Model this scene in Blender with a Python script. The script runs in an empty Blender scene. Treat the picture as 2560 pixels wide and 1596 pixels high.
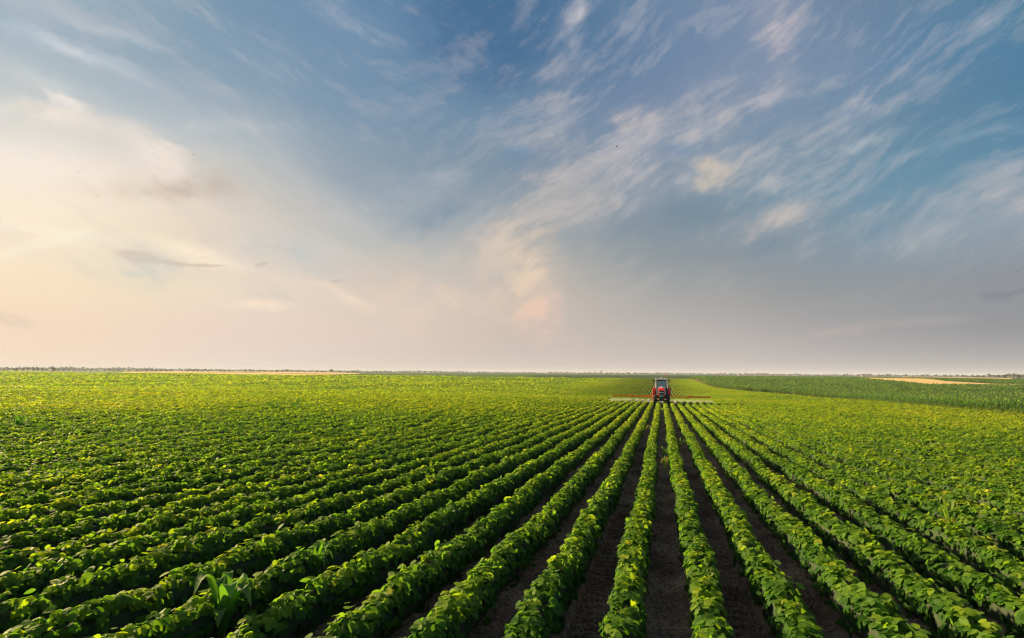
import bpy, bmesh, math, random
import numpy as np
from mathutils import Vector, Matrix

# ------------------------------------------------------------------ basics
EXPO = 1.35
CAM_Z = 2.58
YAW, PITCH, ROLL = 16.2, 6.07, 0.467
SUN_AZ, SUN_EL = -76.0, 19.0
HAZE = 0.00013
NISHITA = 0.14
SUN_E = 5.0
SP = 0.75                      # distance between crop rows (m)
rng = np.random.default_rng(7)
random.seed(7)

scene = bpy.context.scene
COL = scene.collection
scene.view_settings.view_transform = 'Standard'
scene.view_settings.look = 'None'
scene.view_settings.exposure = EXPO
scene.view_settings.gamma = 1.0
scene.cycles.max_bounces = 6
scene.cycles.diffuse_bounces = 3
scene.cycles.glossy_bounces = 3
scene.cycles.transmission_bounces = 4
scene.cycles.transparent_max_bounces = 8
scene.cycles.volume_bounces = 0
scene.cycles.use_adaptive_sampling = True
scene.cycles.adaptive_threshold = 0.008
scene.cycles.use_denoising = True
scene.cycles.denoising_prefilter = 'FAST'
scene.cycles.pixel_filter_type = 'BLACKMAN_HARRIS'
scene.cycles.filter_width = 1.2


def lin(c):
    """sRGB 0-255 triple or hex string -> linear triple"""
    if isinstance(c, str):
        c = [int(c[i:i + 2], 16) for i in (0, 2, 4)]
    out = []
    for v in c:
        v = v / 255.0
        out.append(v / 12.92 if v <= 0.04045 else ((v + 0.055) / 1.055) ** 2.4)
    return out


def tag(o, label=None, cat=None, group=None, kind=None):
    if label: o['label'] = label
    if cat: o['category'] = cat
    if group: o['group'] = group
    if kind: o['kind'] = kind
    return o


def link(o, parent=None):
    COL.objects.link(o)
    if parent is not None:
        o.parent = parent
    return o


def empty(name, loc, rz=0.0):
    o = bpy.data.objects.new(name, None)
    o.empty_display_size = 0.3
    o.location = loc
    o.rotation_euler = (0, 0, rz)
    return link(o)


def raw_mesh(name, V, faces, mats, tint=None, smooth=True):
    """V (n,3); faces: list of (index array (m,k), material slot)."""
    me = bpy.data.meshes.new(name)
    V = np.ascontiguousarray(V, dtype=np.float32)
    me.vertices.add(len(V))
    me.vertices.foreach_set('co', V.ravel())
    idx = np.concatenate([f.ravel() for f, _ in faces]).astype(np.int32)
    tot = np.concatenate([np.full(len(f), f.shape[1], np.int32) for f, _ in faces])
    mi = np.concatenate([np.full(len(f), m, np.int32) for f, m in faces])
    me.loops.add(len(idx))
    me.loops.foreach_set('vertex_index', idx)
    me.polygons.add(len(tot))
    st = np.zeros(len(tot), np.int32)
    st[1:] = np.cumsum(tot)[:-1]
    me.polygons.foreach_set('loop_start', st)
    me.polygons.foreach_set('material_index', mi)
    me.polygons.foreach_set('use_smooth', np.full(len(tot), smooth, bool))
    for m in mats:
        me.materials.append(m)
    if tint is not None:
        a = me.attributes.new('tint', 'FLOAT', 'POINT')
        a.data.foreach_set('value', np.ascontiguousarray(tint, dtype=np.float32))
    me.update(calc_edges=True)
    return me


def grid_faces(nu, nv, off=0):
    i, j = np.meshgrid(np.arange(nu - 1), np.arange(nv - 1), indexing='ij')
    a = (i * nv + j).ravel() + off
    return np.stack([a, a + nv, a + nv + 1, a + 1], 1)


# ------------------------------------------------------------------ terrain
_PY = np.array([-80, -20, 0, 5, 10, 18, 32, 63, 72, 88, 110, 128, 146, 172, 210, 248, 298, 325, 400, 520, 700, 1000, 2000, 4000, 14000], float)
_PZ = np.array([2.0, .75, .18, .06, -.115, -.31, -.56, -1.07, -1.27, -1.75, -2.35, -2.58, -2.52, -2.14, -1.72, -1.28, -.38, -.06, .18, .45, .85, 1.4, 2.0, 2.3, 2.45])


def _pchip(x, y):
    h = np.diff(x); d = np.diff(y) / h
    m = np.zeros(len(x))
    for i in range(1, len(x) - 1):
        if d[i - 1] * d[i] > 0:
            w1 = 2 * h[i] + h[i - 1]; w2 = h[i] + 2 * h[i - 1]
            m[i] = (w1 + w2) / (w1 / d[i - 1] + w2 / d[i])
    m[0] = d[0]; m[-1] = d[-1]
    return m


_PM = _pchip(_PY, _PZ)


def prof(y):
    y = np.clip(np.asarray(y, float), _PY[0], _PY[-1])
    i = np.clip(np.searchsorted(_PY, y) - 1, 0, len(_PY) - 2)
    h = _PY[i + 1] - _PY[i]
    t = (y - _PY[i]) / h
    return ((2 * t**3 - 3 * t**2 + 1) * _PZ[i] + (t**3 - 2 * t**2 + t) * h * _PM[i]
            + (-2 * t**3 + 3 * t**2) * _PZ[i + 1] + (t**3 - t**2) * h * _PM[i + 1])


def sstep(a, b, x):
    t = np.clip((x - a) / (b - a), 0, 1)
    return t * t * (3 - 2 * t)


def H(x, y):
    """ground height"""
    x = np.asarray(x, float); y = np.asarray(y, float)
    side = sstep(14, 60, np.abs(x))
    z = prof(y)
    z = z + side * (0.22 * np.sin(x / 31.0 + y / 47.0 + .6) + 0.10 * np.sin(x / 11.0 - y / 19.0)) * (1 - sstep(500, 900, np.hypot(x, y)))
    z = z + .34 * np.exp(-((y - 102) / 24.0) ** 2) * sstep(17, 32, x)
    return z


# field edge between soybeans and corn (x as a function of y)
_EY = np.array([0, 45, 58, 77, 92, 108, 124, 140, 150, 169, 190, 254, 330, 403, 470], float)
_EX = np.array([30.6, 30.8, 31.0, 31.5, 33.2, 35.0, 35.4, 33.6, 31.2, 22.6, 17.4, 18.5, 20.6, 22.6, 24.0])


def x_edge(y):
    return np.interp(y, _EY, _EX)


FIELD_END = 324.0

# ------------------------------------------------------------------ materials
def new_mat(name):
    m = bpy.data.materials.new(name)
    m.use_nodes = True
    nt = m.node_tree
    nt.nodes.clear()
    out = nt.nodes.new('ShaderNodeOutputMaterial')
    return m, nt, out


def N(nt, kind, **kw):
    n = nt.nodes.new(kind)
    for k, v in kw.items():
        if hasattr(n, k):
            setattr(n, k, v)
        else:
            n.inputs[k].default_value = v
    return n


def ramp(nt, stops, interp='LINEAR'):
    r = nt.nodes.new('ShaderNodeValToRGB')
    cr = r.color_ramp
    cr.interpolation = interp
    while len(cr.elements) < len(stops):
        cr.elements.new(0.5)
    for e, (p, c) in zip(cr.elements, stops):
        e.position = p
        e.color = (*c, 1)
    return r


def plain(name, col, rough=0.5, metal=0.0, noise=0.12, scale=12.0, spec=0.5, bump=0.0):
    """a painted / moulded surface with a little uneven colour and roughness"""
    m, nt, out = new_mat(name)
    b = N(nt, 'ShaderNodeBsdfPrincipled')
    b.inputs['Metallic'].default_value = metal
    b.inputs['Specular IOR Level'].default_value = spec
    tc = N(nt, 'ShaderNodeTexCoord')
    nz = N(nt, 'ShaderNodeTexNoise')
    nz.inputs['Scale'].default_value = scale
    nz.inputs['Detail'].default_value = 4
    nt.links.new(tc.outputs['Object'], nz.inputs['Vector'])
    lo = [c * (1 - noise) for c in col]; hi = [min(1, c * (1 + noise)) for c in col]
    r = ramp(nt, [(0.3, lo), (0.7, hi)])
    nt.links.new(nz.outputs['Fac'], r.inputs['Fac'])
    nt.links.new(r.outputs['Color'], b.inputs['Base Color'])
    mr = N(nt, 'ShaderNodeMapRange')
    mr.inputs['To Min'].default_value = max(0.02, rough - .1)
    mr.inputs['To Max'].default_value = min(1, rough + .12)
    nt.links.new(nz.outputs['Fac'], mr.inputs['Value'])
    nt.links.new(mr.outputs['Result'], b.inputs['Roughness'])
    if bump:
        bp = N(nt, 'ShaderNodeBump'); bp.inputs['Strength'].default_value = bump
        nt.links.new(nz.outputs['Fac'], bp.inputs['Height'])
        nt.links.new(bp.outputs['Normal'], b.inputs['Normal'])
    nt.links.new(b.outputs['BSDF'], out.inputs['Surface'])
    return m


def leaf_mat(name, stops, trans_gain=1.9, trans=0.48, rough=0.62, spec=0.16, noise_scale=0.0, patch=0.06):
    """thin leaf: reflecting + translucent, colour by the tint attribute"""
    m, nt, out = new_mat(name)
    at = N(nt, 'ShaderNodeAttribute', attribute_name='tint')
    tc = N(nt, 'ShaderNodeTexCoord')
    nz = N(nt, 'ShaderNodeTexNoise')
    nz.inputs['Scale'].default_value = patch
    nz.inputs['Detail'].default_value = 5
    nt.links.new(tc.outputs['Object'], nz.inputs['Vector'])
    ad = N(nt, 'ShaderNodeMath', operation='MULTIPLY_ADD')
    ad.inputs[1].default_value = 0.5
    ad.inputs[2].default_value = -0.25
    nt.links.new(nz.outputs['Fac'], ad.inputs[0])
    su = N(nt, 'ShaderNodeMath', operation='ADD')
    nt.links.new(at.outputs['Fac'], su.inputs[0])
    nt.links.new(ad.outputs[0], su.inputs[1])
    r = ramp(nt, stops)
    nt.links.new(su.outputs[0], r.inputs['Fac'])
    b = N(nt, 'ShaderNodeBsdfPrincipled')
    b.inputs['Roughness'].default_value = rough
    b.inputs['Specular IOR Level'].default_value = spec
    # the underside of a leaf is paler and greyer than its face
    gm = N(nt, 'ShaderNodeNewGeometry')
    un = N(nt, 'ShaderNodeMix', data_type='RGBA')
    fb = N(nt, 'ShaderNodeMath', operation='MULTIPLY'); fb.inputs[1].default_value = .35
    nt.links.new(gm.outputs['Backfacing'], fb.inputs[0]); nt.links.new(fb.outputs[0], un.inputs['Factor'])
    nt.links.new(r.outputs['Color'], un.inputs[6]); un.inputs[7].default_value = (.16, .22, .12, 1)
    nt.links.new(un.outputs[2], b.inputs['Base Color'])
    t = N(nt, 'ShaderNodeBsdfTranslucent')
    mul = N(nt, 'ShaderNodeVectorMath', operation='MULTIPLY')
    mul.inputs[1].default_value = (trans_gain * 1.12, trans_gain * 1.12, trans_gain * .40)
    nt.links.new(r.outputs['Color'], mul.inputs[0])
    nt.links.new(mul.outputs[0], t.inputs['Color'])
    mx = N(nt, 'ShaderNodeMixShader')
    mx.inputs['Fac'].default_value = trans
    nt.links.new(b.outputs['BSDF'], mx.inputs[1])
    nt.links.new(t.outputs['BSDF'], mx.inputs[2])
    nt.links.new(mx.outputs['Shader'], out.inputs['Surface'])
    return m


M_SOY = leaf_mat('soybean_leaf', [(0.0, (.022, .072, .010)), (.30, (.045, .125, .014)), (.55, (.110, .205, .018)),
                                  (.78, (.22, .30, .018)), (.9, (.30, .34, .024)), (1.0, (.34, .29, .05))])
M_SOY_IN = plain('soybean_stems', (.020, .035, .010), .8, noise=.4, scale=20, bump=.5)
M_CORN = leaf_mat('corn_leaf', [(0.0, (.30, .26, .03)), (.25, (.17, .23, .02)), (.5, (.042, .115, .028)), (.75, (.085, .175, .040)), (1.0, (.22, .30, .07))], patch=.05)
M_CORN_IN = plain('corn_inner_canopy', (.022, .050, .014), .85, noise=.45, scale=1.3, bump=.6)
M_WEED = leaf_mat('weed_leaf', [(0.0, (.03, .10, .012)), (.5, (.08, .19, .02)), (.85, (.20, .27, .03)), (1.0, (.42, .30, .05))], patch=.5)
M_TREE = leaf_mat('tree_foliage', [(0.0, (.010, .018, .009)), (.5, (.018, .030, .012)), (1.0, (.045, .060, .020))], trans=.25, patch=.02)
M_BARK = plain('tree_bark', (.07, .05, .035), .9, noise=.3)
M_STRAW = plain('straw', (.34, .27, .18), .8, noise=.3)


def soil_material():
    m, nt, out = new_mat('soil')
    tc = N(nt, 'ShaderNodeTexCoord')
    b = N(nt, 'ShaderNodeBsdfPrincipled')
    b.inputs['Roughness'].default_value = .95
    b.inputs['Specular IOR Level'].default_value = .15
    n1 = N(nt, 'ShaderNodeTexNoise'); n1.inputs['Scale'].default_value = 1.1; n1.inputs['Detail'].default_value = 8
    n2 = N(nt, 'ShaderNodeTexNoise'); n2.inputs['Scale'].default_value = 26; n2.inputs['Detail'].default_value = 8; n2.inputs['Roughness'].default_value = .7
    vo = N(nt, 'ShaderNodeTexVoronoi'); vo.inputs['Scale'].default_value = 17
    for n in (n1, n2, vo):
        nt.links.new(tc.outputs['Object'], n.inputs['Vector'])
    r1 = ramp(nt, [(.38, (.052, .028, .018)), (.50, (.20, .115, .073)), (.62, (.42, .27, .18))])
    mm = N(nt, 'ShaderNodeMath', operation='MULTIPLY_ADD'); mm.inputs[1].default_value = .40; mm.inputs[2].default_value = 0
    nt.links.new(n1.outputs['Fac'], mm.inputs[0])
    m2 = N(nt, 'ShaderNodeMath', operation='MULTIPLY_ADD'); m2.inputs[1].default_value = .60
    nt.links.new(n2.outputs['Fac'], m2.inputs[0]); nt.links.new(mm.outputs[0], m2.inputs[2])
    nt.links.new(m2.outputs[0], r1.inputs['Fac'])
    nt.links.new(r1.outputs['Color'], b.inputs['Base Color'])
    hs = N(nt, 'ShaderNodeMath', operation='SUBTRACT')
    nt.links.new(n2.outputs['Fac'], hs.inputs[0])
    sc = N(nt, 'ShaderNodeMath', operation='MULTIPLY'); sc.inputs[1].default_value = .35
    nt.links.new(vo.outputs['Distance'], sc.inputs[0]); nt.links.new(sc.outputs[0], hs.inputs[1])
    bp = N(nt, 'ShaderNodeBump'); bp.inputs['Strength'].default_value = .8; bp.inputs['Distance'].default_value = .05
    nt.links.new(hs.outputs[0], bp.inputs['Height'])
    nt.links.new(bp.outputs['Normal'], b.inputs['Normal'])
    nt.links.new(b.outputs['BSDF'], out.inputs['Surface'])
    return m


def field_material(name, c1, c2, sx, sy, scale=1.0, bump=.6):
    """crop seen from afar: stretched mottling along the direction of its rows"""
    m, nt, out = new_mat(name)
    tc = N(nt, 'ShaderNodeTexCoord')
    mp = N(nt, 'ShaderNodeMapping')
    mp.inputs['Scale'].default_value = (sx, sy, 1)
    nt.links.new(tc.outputs['Object'], mp.inputs['Vector'])
    n1 = N(nt, 'ShaderNodeTexNoise'); n1.inputs['Scale'].default_value = scale; n1.inputs['Detail'].default_value = 9; n1.inputs['Roughness'].default_value = .65
    nt.links.new(mp.outputs['Vector'], n1.inputs['Vector'])
    r = ramp(nt, [(.33, c1), (.67, c2)])
    nt.links.new(n1.outputs['Fac'], r.inputs['Fac'])
    b = N(nt, 'ShaderNodeBsdfPrincipled'); b.inputs['Roughness'].default_value = .9; b.inputs['Specular IOR Level'].default_value = .1
    nt.links.new(r.outputs['Color'], b.inputs['Base Color'])
    bp = N(nt, 'ShaderNodeBump'); bp.inputs['Strength'].default_value = bump; bp.inputs['Distance'].default_value = .4
    nt.links.new(n1.outputs['Fac'], bp.inputs['Height'])
    nt.links.new(bp.outputs['Normal'], b.inputs['Normal'])
    nt.links.new(b.outputs['BSDF'], out.inputs['Surface'])
    return m


M_SOIL = soil_material()

# ------------------------------------------------------------------ ground (one sheet to the horizon)
def axis(pieces):
    out = []
    for a, b, n in pieces:
        out.append(np.linspace(a, b, n, endpoint=False))
    return np.concatenate(out)


gxn = -np.geomspace(6, 14000, 110)[::-1]
gxp = np.geomspace(6, 14000, 110)
gx = np.concatenate([gxn[:-1], np.arange(-6, -1.35, .06), np.arange(-1.35, 1.35, .022), np.arange(1.35, 6, .06), gxp])
gy = np.concatenate([np.linspace(-60, 1.5, 12), np.arange(1.6, 12, .028), np.arange(12, 26, .075), np.arange(26, 70, .4), np.geomspace(70, 14000, 170)])
GX, GY = np.meshgrid(gx, gy, indexing='ij')
GZ = H(GX, GY)


def vnoise(x, y, seed=0):
    r = np.random.default_rng(seed)
    T = r.random((256, 256))
    xi = np.floor(x).astype(int); yi = np.floor(y).astype(int)
    fx = x - xi; fy = y - yi
    fx = fx * fx * (3 - 2 * fx); fy = fy * fy * (3 - 2 * fy)
    a = T[xi % 256, yi % 256]; b = T[(xi + 1) % 256, yi % 256]
    c = T[xi % 256, (yi + 1) % 256]; d = T[(xi + 1) % 256, (yi + 1) % 256]
    return (a * (1 - fx) + b * fx) * (1 - fy) + (c * (1 - fx) + d * fx) * fy - .5


near = 1 - sstep(14, 30, GY)
clod = (vnoise(GX * 3, GY * 3, 1) * .040 + vnoise(GX * 9, GY * 9, 2) * .044 + sstep(.12, .5, vnoise(GX * 15, GY * 15, 3)) * .050 + vnoise(GX * 30, GY * 30, 4) * .022) * near
# tyre tracks with slanting lug prints in the two wheel gaps
dx = np.abs(np.abs(GX) - SP)
inside = 1 - sstep(.155, .20, dx)
phase = GY / .105 + np.abs(np.abs(GX) - SP) * 5.2 + vnoise(GX * 2, GY * 1.2, 5) * .7
lug = sstep(.25, .8, .5 + .5 * np.sin(phase * math.pi * 2 / 1.75))
track = inside * (-.02 - .11 * lug * (0.8 + .6 * vnoise(GX * 1.5, GY * .9, 6)))
rim = np.exp(-((dx - .215) / .035) ** 2) * .022
bed = .025 * np.cos(2 * math.pi * (GX / SP - .5)) * (np.abs(GX) < 40)
GZ = GZ + np.where(near > 0, clod * (1 - .6 * inside), 0) + (track + rim) * near + bed * (GY < 290)
V = np.stack([GX, GY, GZ], -1).reshape(-1, 3)
me = raw_mesh('ground', V, [(grid_faces(len(gx), len(gy)), 0)], [M_SOIL])
ground = link(bpy.data.objects.new('ground', me))
tag(ground, 'bare dark brown soil of the crop field with tyre prints between the rows', 'ground', kind='structure')

# ------------------------------------------------------------------ leaves
# ovate soybean leaflet, folded along its midrib, long axis +x, normal +z
LEAF_V = np.array([[0, 0, 0], [.27, 0, -.035], [.54, 0, -.03], [.8, 0, -.05], [1, 0, -.13],
                   [.22, .33, .035], [.50, .375, .02], [.80, .23, -.03],
                   [.22, -.33, .035], [.50, -.375, .02], [.80, -.23, -.03]])
LEAF_T = np.array([.14, .13, .11, .08, .0, -.02, -.02, -.02, -.02, -.02, -.02])
LEAF_3 = np.array([[0, 8, 1], [0, 1, 5], [3, 10, 4], [3, 4, 7]])
LEAF_4 = np.array([[1, 8, 9, 2], [1, 2, 6, 5], [2, 9, 10, 3], [2, 3, 7, 6]])
KITE_V = np.array([[0, 0, 0], [.45, .34, .05], [1, 0, -.06], [.45, -.34, .05]])
KITE_4 = np.array([[0, 3, 2, 1]])


def norm(a):
    return a / (np.linalg.norm(a, axis=1, keepdims=True) + 1e-9)


def place(T, pos, ax, nr, size):
    """put the template T on every frame (ax, cross, nr)"""
    ax = norm(ax)
    nr = norm(nr - ax * (nr * ax).sum(1, keepdims=True))
    cr = np.cross(nr, ax)
    s = size[:, None, None]
    V = pos[:, None, :] + s * (T[None, :, 0:1] * ax[:, None, :] + T[None, :, 1:2] * cr[:, None, :] + T[None, :, 2:3] * nr[:, None, :])
    return V


def tile(F, n, k):
    return (F[None] + (np.arange(n) * k)[:, None, None]).reshape(-1, F.shape[1])


class Heap:
    """collects vertex / face arrays for one mesh"""
    def __init__(s): s.V, s.F, s.T, s.n = [], [], [], 0

    def add(s, V, faces, tint=None, slot=0):
        V = V.reshape(-1, 3)
        for f in faces:
            s.F.append((f + s.n, slot))
        s.V.append(V)
        s.T.append(np.zeros(len(V)) if tint is None else np.broadcast_to(tint, (len(V),)) if np.ndim(tint) == 0 else tint)
        s.n += len(V)

    def mesh(s, name, mats, smooth=True):
        return raw_mesh(name, np.concatenate(s.V), s.F, mats, np.concatenate(s.T), smooth)


CAMP = np.array([0, 0, CAM_Z])


def row_shape(j, y):
    """height, half width and sideways wobble of row j along y"""
    r = np.random.default_rng(1000 + j)
    p = r.random(12) * 6.283
    k = 1 + .08 * np.sin(y * 6.3 + p[0]) * np.sin(y * 1.1 + p[6]) + .05 * np.sin(y * 2.2 + p[1]) + .07 * np.sin(y * .55 + p[2]) + .05 * np.sin(y * 14 + p[3])
    h = .40 * k * (1 - .18 * sstep(.28, .47, vnoise(y / 2.6, y * 0 + j * 5.1 + 90., 63)))
    w = .152 * (1 + .12 * vnoise(y / 1.7, y * 0 + j * 2.3 + 70., 62) + .12 * np.sin(y * 4.9 + p[4]) * np.sin(y * .9 + p[7]) + .08 * np.sin(y * 1.9 + p[5]) + .06 * np.sin(y * 11 + p[8]))
    c = .022 * np.sin(y * 1.3 + p[9]) + .02 * np.sin(y * .31 + p[10])
    return h, w, c


def gfac(d, xx):
    g = 1 + np.maximum(0, d - 10) / 45.0 + np.maximum(0, d - 75) / 40.0
    cap = 1.9 + 14 * sstep(14, 60, np.abs(xx))
    return np.minimum(g, cap)


def row_range(x):
    if x < 0:
        y0 = max(1.2, -x / math.tan(math.radians(64.5)) - 5.0)
    else:
        y0 = max(1.2, x / math.tan(math.radians(33.0)) - 5.0)
    return y0


def add_row(hp, j, base=430, ymax=FIELD_END):
    x = (j + .5) * SP
    cen = float(sstep(12, 45, abs(x)))
    y0 = row_range(x)
    y1 = ymax
    if x > 0:
        ys = np.linspace(y0, y1, 900)
        good = np.where(x < x_edge(ys) - np.where(ys > 150, .45, .9))[0]
        if not len(good): return False
        cut = np.where(np.diff(good) > 1)[0]
        g0, g1 = good[0], (good[cut[0]] if len(cut) else good[-1])
        y0, y1 = ys[g0], ys[g1]
    if y1 - y0 < 1: return False
    r = np.random.default_rng(5000 + j)
    # core: dark stems and inner leaves
    stp = []
    y = y0
    while y < y1:
        stp.append(y)
        y += min(3.0, max(.16, (math.hypot(x, y)) * .018))
    stp.append(y1)
    ys = np.array(stp)
    h, w, c = row_shape(j, ys)
    z = H(x, ys)
    d = np.hypot(x, ys)
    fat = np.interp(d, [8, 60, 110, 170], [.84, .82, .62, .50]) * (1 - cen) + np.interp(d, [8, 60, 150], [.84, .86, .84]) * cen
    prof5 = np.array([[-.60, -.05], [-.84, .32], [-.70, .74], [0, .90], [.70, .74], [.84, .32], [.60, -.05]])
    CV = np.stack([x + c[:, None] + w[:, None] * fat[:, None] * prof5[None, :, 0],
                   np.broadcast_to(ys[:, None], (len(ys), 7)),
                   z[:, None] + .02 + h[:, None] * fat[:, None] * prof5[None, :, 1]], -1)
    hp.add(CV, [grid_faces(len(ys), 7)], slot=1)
    # leaves, drawn so that their number per metre falls with distance
    yy = np.linspace(y0, y1, 4000)
    dd = np.sqrt(x * x + yy * yy + 4)
    g = gfac(dd, x)
    dens = base / g**2
    if x < -15: dens = dens * .8
    cum = np.concatenate([[0], np.cumsum(.5 * (dens[1:] + dens[:-1]) * np.diff(yy))])
    n = int(cum[-1])
    if n < 4: return True
    Y = np.interp((np.arange(n) + r.random(n)) * cum[-1] / n, cum, yy)
    D = np.sqrt(x * x + Y * Y + 4)
    g = gfac(D, x)
    h, w, c = row_shape(j, Y)
    w = w * (np.interp(Y, [60, 95, 150], [1, .80, .50]) * (1 - cen) + cen)
    th = (r.random(n) * 2 - 1) * 1.72
    th = np.where(r.random(n) < .35, th * .45, th)
    rad = .84 + .24 * r.random(n) + .10 * r.random(n) ** 3
    st, ct = np.sin(th), np.cos(th)
    sx = np.sign(st) * np.abs(st) ** .85
    zz = np.where(ct > 0, .22 + .78 * np.abs(ct) ** .62, .22 + ct * .9)
    pos = np.stack([x + c + w * sx * rad, Y, H(x, Y) + np.maximum(.03, h * zz * rad)], 1)
    # leaflets come in threes from one leaf stalk
    q3 = np.arange(n) // 3 * 3
    pos = pos[q3]; st, ct = st[q3], ct[q3]; rad = rad[q3]; h = h[q3]
    jit = r.normal(size=(n, 3)) * .5 + r.normal(size=(n, 3))[q3] * .8
    nr = np.stack([st, np.zeros(n), ct.clip(.0) + .15], 1) + jit * .42
    nr = norm(nr)
    ang = (r.random(n) * 6.283)[q3] + (np.arange(n) % 3 - 1) * 1.45 + r.normal(size=n) * .15
    hor = np.stack([np.cos(ang), np.sin(ang), -.12 * np.ones(n)], 1)
    dn = np.stack([ct * np.sign(st), np.zeros(n), -np.abs(st)], 1)
    wgt = (np.abs(st) ** 1.2)[:, None]
    ax = hor * (1 - .75 * wgt) + dn * (1.15 * wgt + .1) + r.normal(size=(n, 3))[q3] * .22
    ax = norm(ax)
    fan_ = ((np.arange(n) % 3 - 1) * 1.15 * np.abs(st) ** 1.2)[:, None]
    ax = ax * np.cos(fan_) + np.cross(norm(nr), ax) * np.sin(fan_)
    size = (.064 + .034 * r.random(n)) * g
    size = size * np.where(r.random(n) < .1, 1.18, 1)
    pos = pos - ax * (size * .12)[:, None]
    upright = r.random(n) < .02
    pos[:, 2] += np.where(upright & (ct > .7), .05, 0)
    plantv = vnoise(Y / .35, np.full(n, j * 3.7 + 40.), 60) * .22 + vnoise(Y / 2.3, np.full(n, j * 1.9 + 20.), 61) * .14
    tint = .20 + .42 * ct.clip(0) ** 1.3 * (.35 + .65 * (rad - .84) / .22) + plantv + (r.normal(size=n) * .05 + r.normal(size=n)[q3] * .07) / np.sqrt(g) + ((r.random(n) < .05) * .22)[q3]  # young top leaves are paler; their sunlit look is also painted in
    # foreground shade and mid-field glow painted into tint by distance, plus random patches
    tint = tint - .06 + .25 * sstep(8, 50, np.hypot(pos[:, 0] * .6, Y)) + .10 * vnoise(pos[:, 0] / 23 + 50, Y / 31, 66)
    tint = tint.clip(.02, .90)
    close = D < 15
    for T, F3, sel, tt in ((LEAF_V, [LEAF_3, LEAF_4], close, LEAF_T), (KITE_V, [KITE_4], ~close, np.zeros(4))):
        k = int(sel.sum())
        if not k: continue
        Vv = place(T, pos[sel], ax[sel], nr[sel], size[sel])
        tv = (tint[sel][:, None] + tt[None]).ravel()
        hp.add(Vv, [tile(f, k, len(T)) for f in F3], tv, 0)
    return True


ORD = {1: 'first', 2: 'second', 3: 'third', 4: 'fourth', 5: 'fifth', 6: 'sixth', 7: 'seventh', 8: 'eighth', 9: 'ninth', 10: 'tenth',
       11: 'eleventh', 12: 'twelfth', 13: 'thirteenth', 14: 'fourteenth', 15: 'fifteenth', 16: 'sixteenth', 17: 'seventeenth',
       18: 'eighteenth', 19: 'nineteenth'}
TENS = {2: 'twenty', 3: 'thirty', 4: 'forty', 5: 'fifty', 6: 'sixty'}
TENTH = {2: 'twentieth', 3: 'thirtieth', 4: 'fortieth', 5: 'fiftieth', 6: 'sixtieth'}


def ordinal(n):
    if n in ORD: return ORD[n]
    t, u = divmod(n, 10)
    return TENTH[t] if u == 0 else TENS[t] + '-' + ORD[u]


NL, NR = 60, 46
for j in list(range(-NL, NR)):
    hp = Heap()
    if not add_row(hp, j):
        continue
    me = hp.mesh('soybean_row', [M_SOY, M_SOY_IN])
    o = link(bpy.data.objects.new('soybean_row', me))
    k = -j if j < 0 else j + 1
    sd = 'left' if j < 0 else 'right'
    if k == 1:
        lab = 'soybean row ending under the tractor, first one %s of the bare gap below its grille' % sd
    elif k == 2:
        lab = 'second soybean row %s of the gap below the tractor, just outside the tyre track' % sd
    else:
        lab = '%s leafy soybean row to the %s of the gap below the tractor' % (ordinal(k), sd)
    tag(o, lab, 'crop row', 'soybean rows converging on the tractor')

hp = Heap()
for j in range(-760, -NL):
    add_row(hp, j, base=330)
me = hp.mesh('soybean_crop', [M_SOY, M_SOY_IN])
o = link(bpy.data.objects.new('soybean_crop', me))
tag(o, 'closed green soybean canopy filling the far left of the field', 'crop', kind='stuff')

# ------------------------------------------------------------------ corn
def blade(n_seg, length, width, rise, droop, fold=.12):
    """arching grass blade as (2 x (n_seg+1)) strip, growing along +x from the origin, normal +z"""
    t = np.linspace(0, 1, n_seg + 1)
    x = length * t * (1 - .12 * t)
    z = rise * np.sin(t * 2.0) - droop * t**2.2
    w = width * np.sin(np.clip(t * .93 + .07, 0, 1) * math.pi) ** .6 * .5
    L = np.stack([x, w, z + w * fold * 2], 1); R = np.stack([x, -w, z + w * fold * 2], 1)
    C = np.stack([x, 0 * w, z], 1)
    V = np.stack([L, C, R], 1).reshape(-1, 3)
    return V, grid_faces(n_seg + 1, 3)


def rotz(V, a):
    c, s = math.cos(a), math.sin(a)
    return np.stack([V[:, 0] * c - V[:, 1] * s, V[:, 0] * s + V[:, 1] * c, V[:, 2]], 1)


def tube_arr(path, rad, k=5):
    path = np.asarray(path, float); rad = np.asarray(rad, float)
    n = len(path)
    a = np.arange(k + 1) * 2 * math.pi / k
    out = []
    for i in range(n):
        d = path[min(i + 1, n - 1)] - path[max(i - 1, 0)]
        d = d / (np.linalg.norm(d) + 1e-9)
        u = np.cross(d, [0, 1, .01] if abs(d[2]) > .5 else [0, 0, 1]); u /= np.linalg.norm(u) + 1e-9
        v = np.cross(d, u)
        out.append(path[i] + rad[i] * (np.cos(a)[:, None] * u + np.sin(a)[:, None] * v))
    return np.array(out).reshape(-1, 3), grid_faces(n, k + 1)


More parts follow.
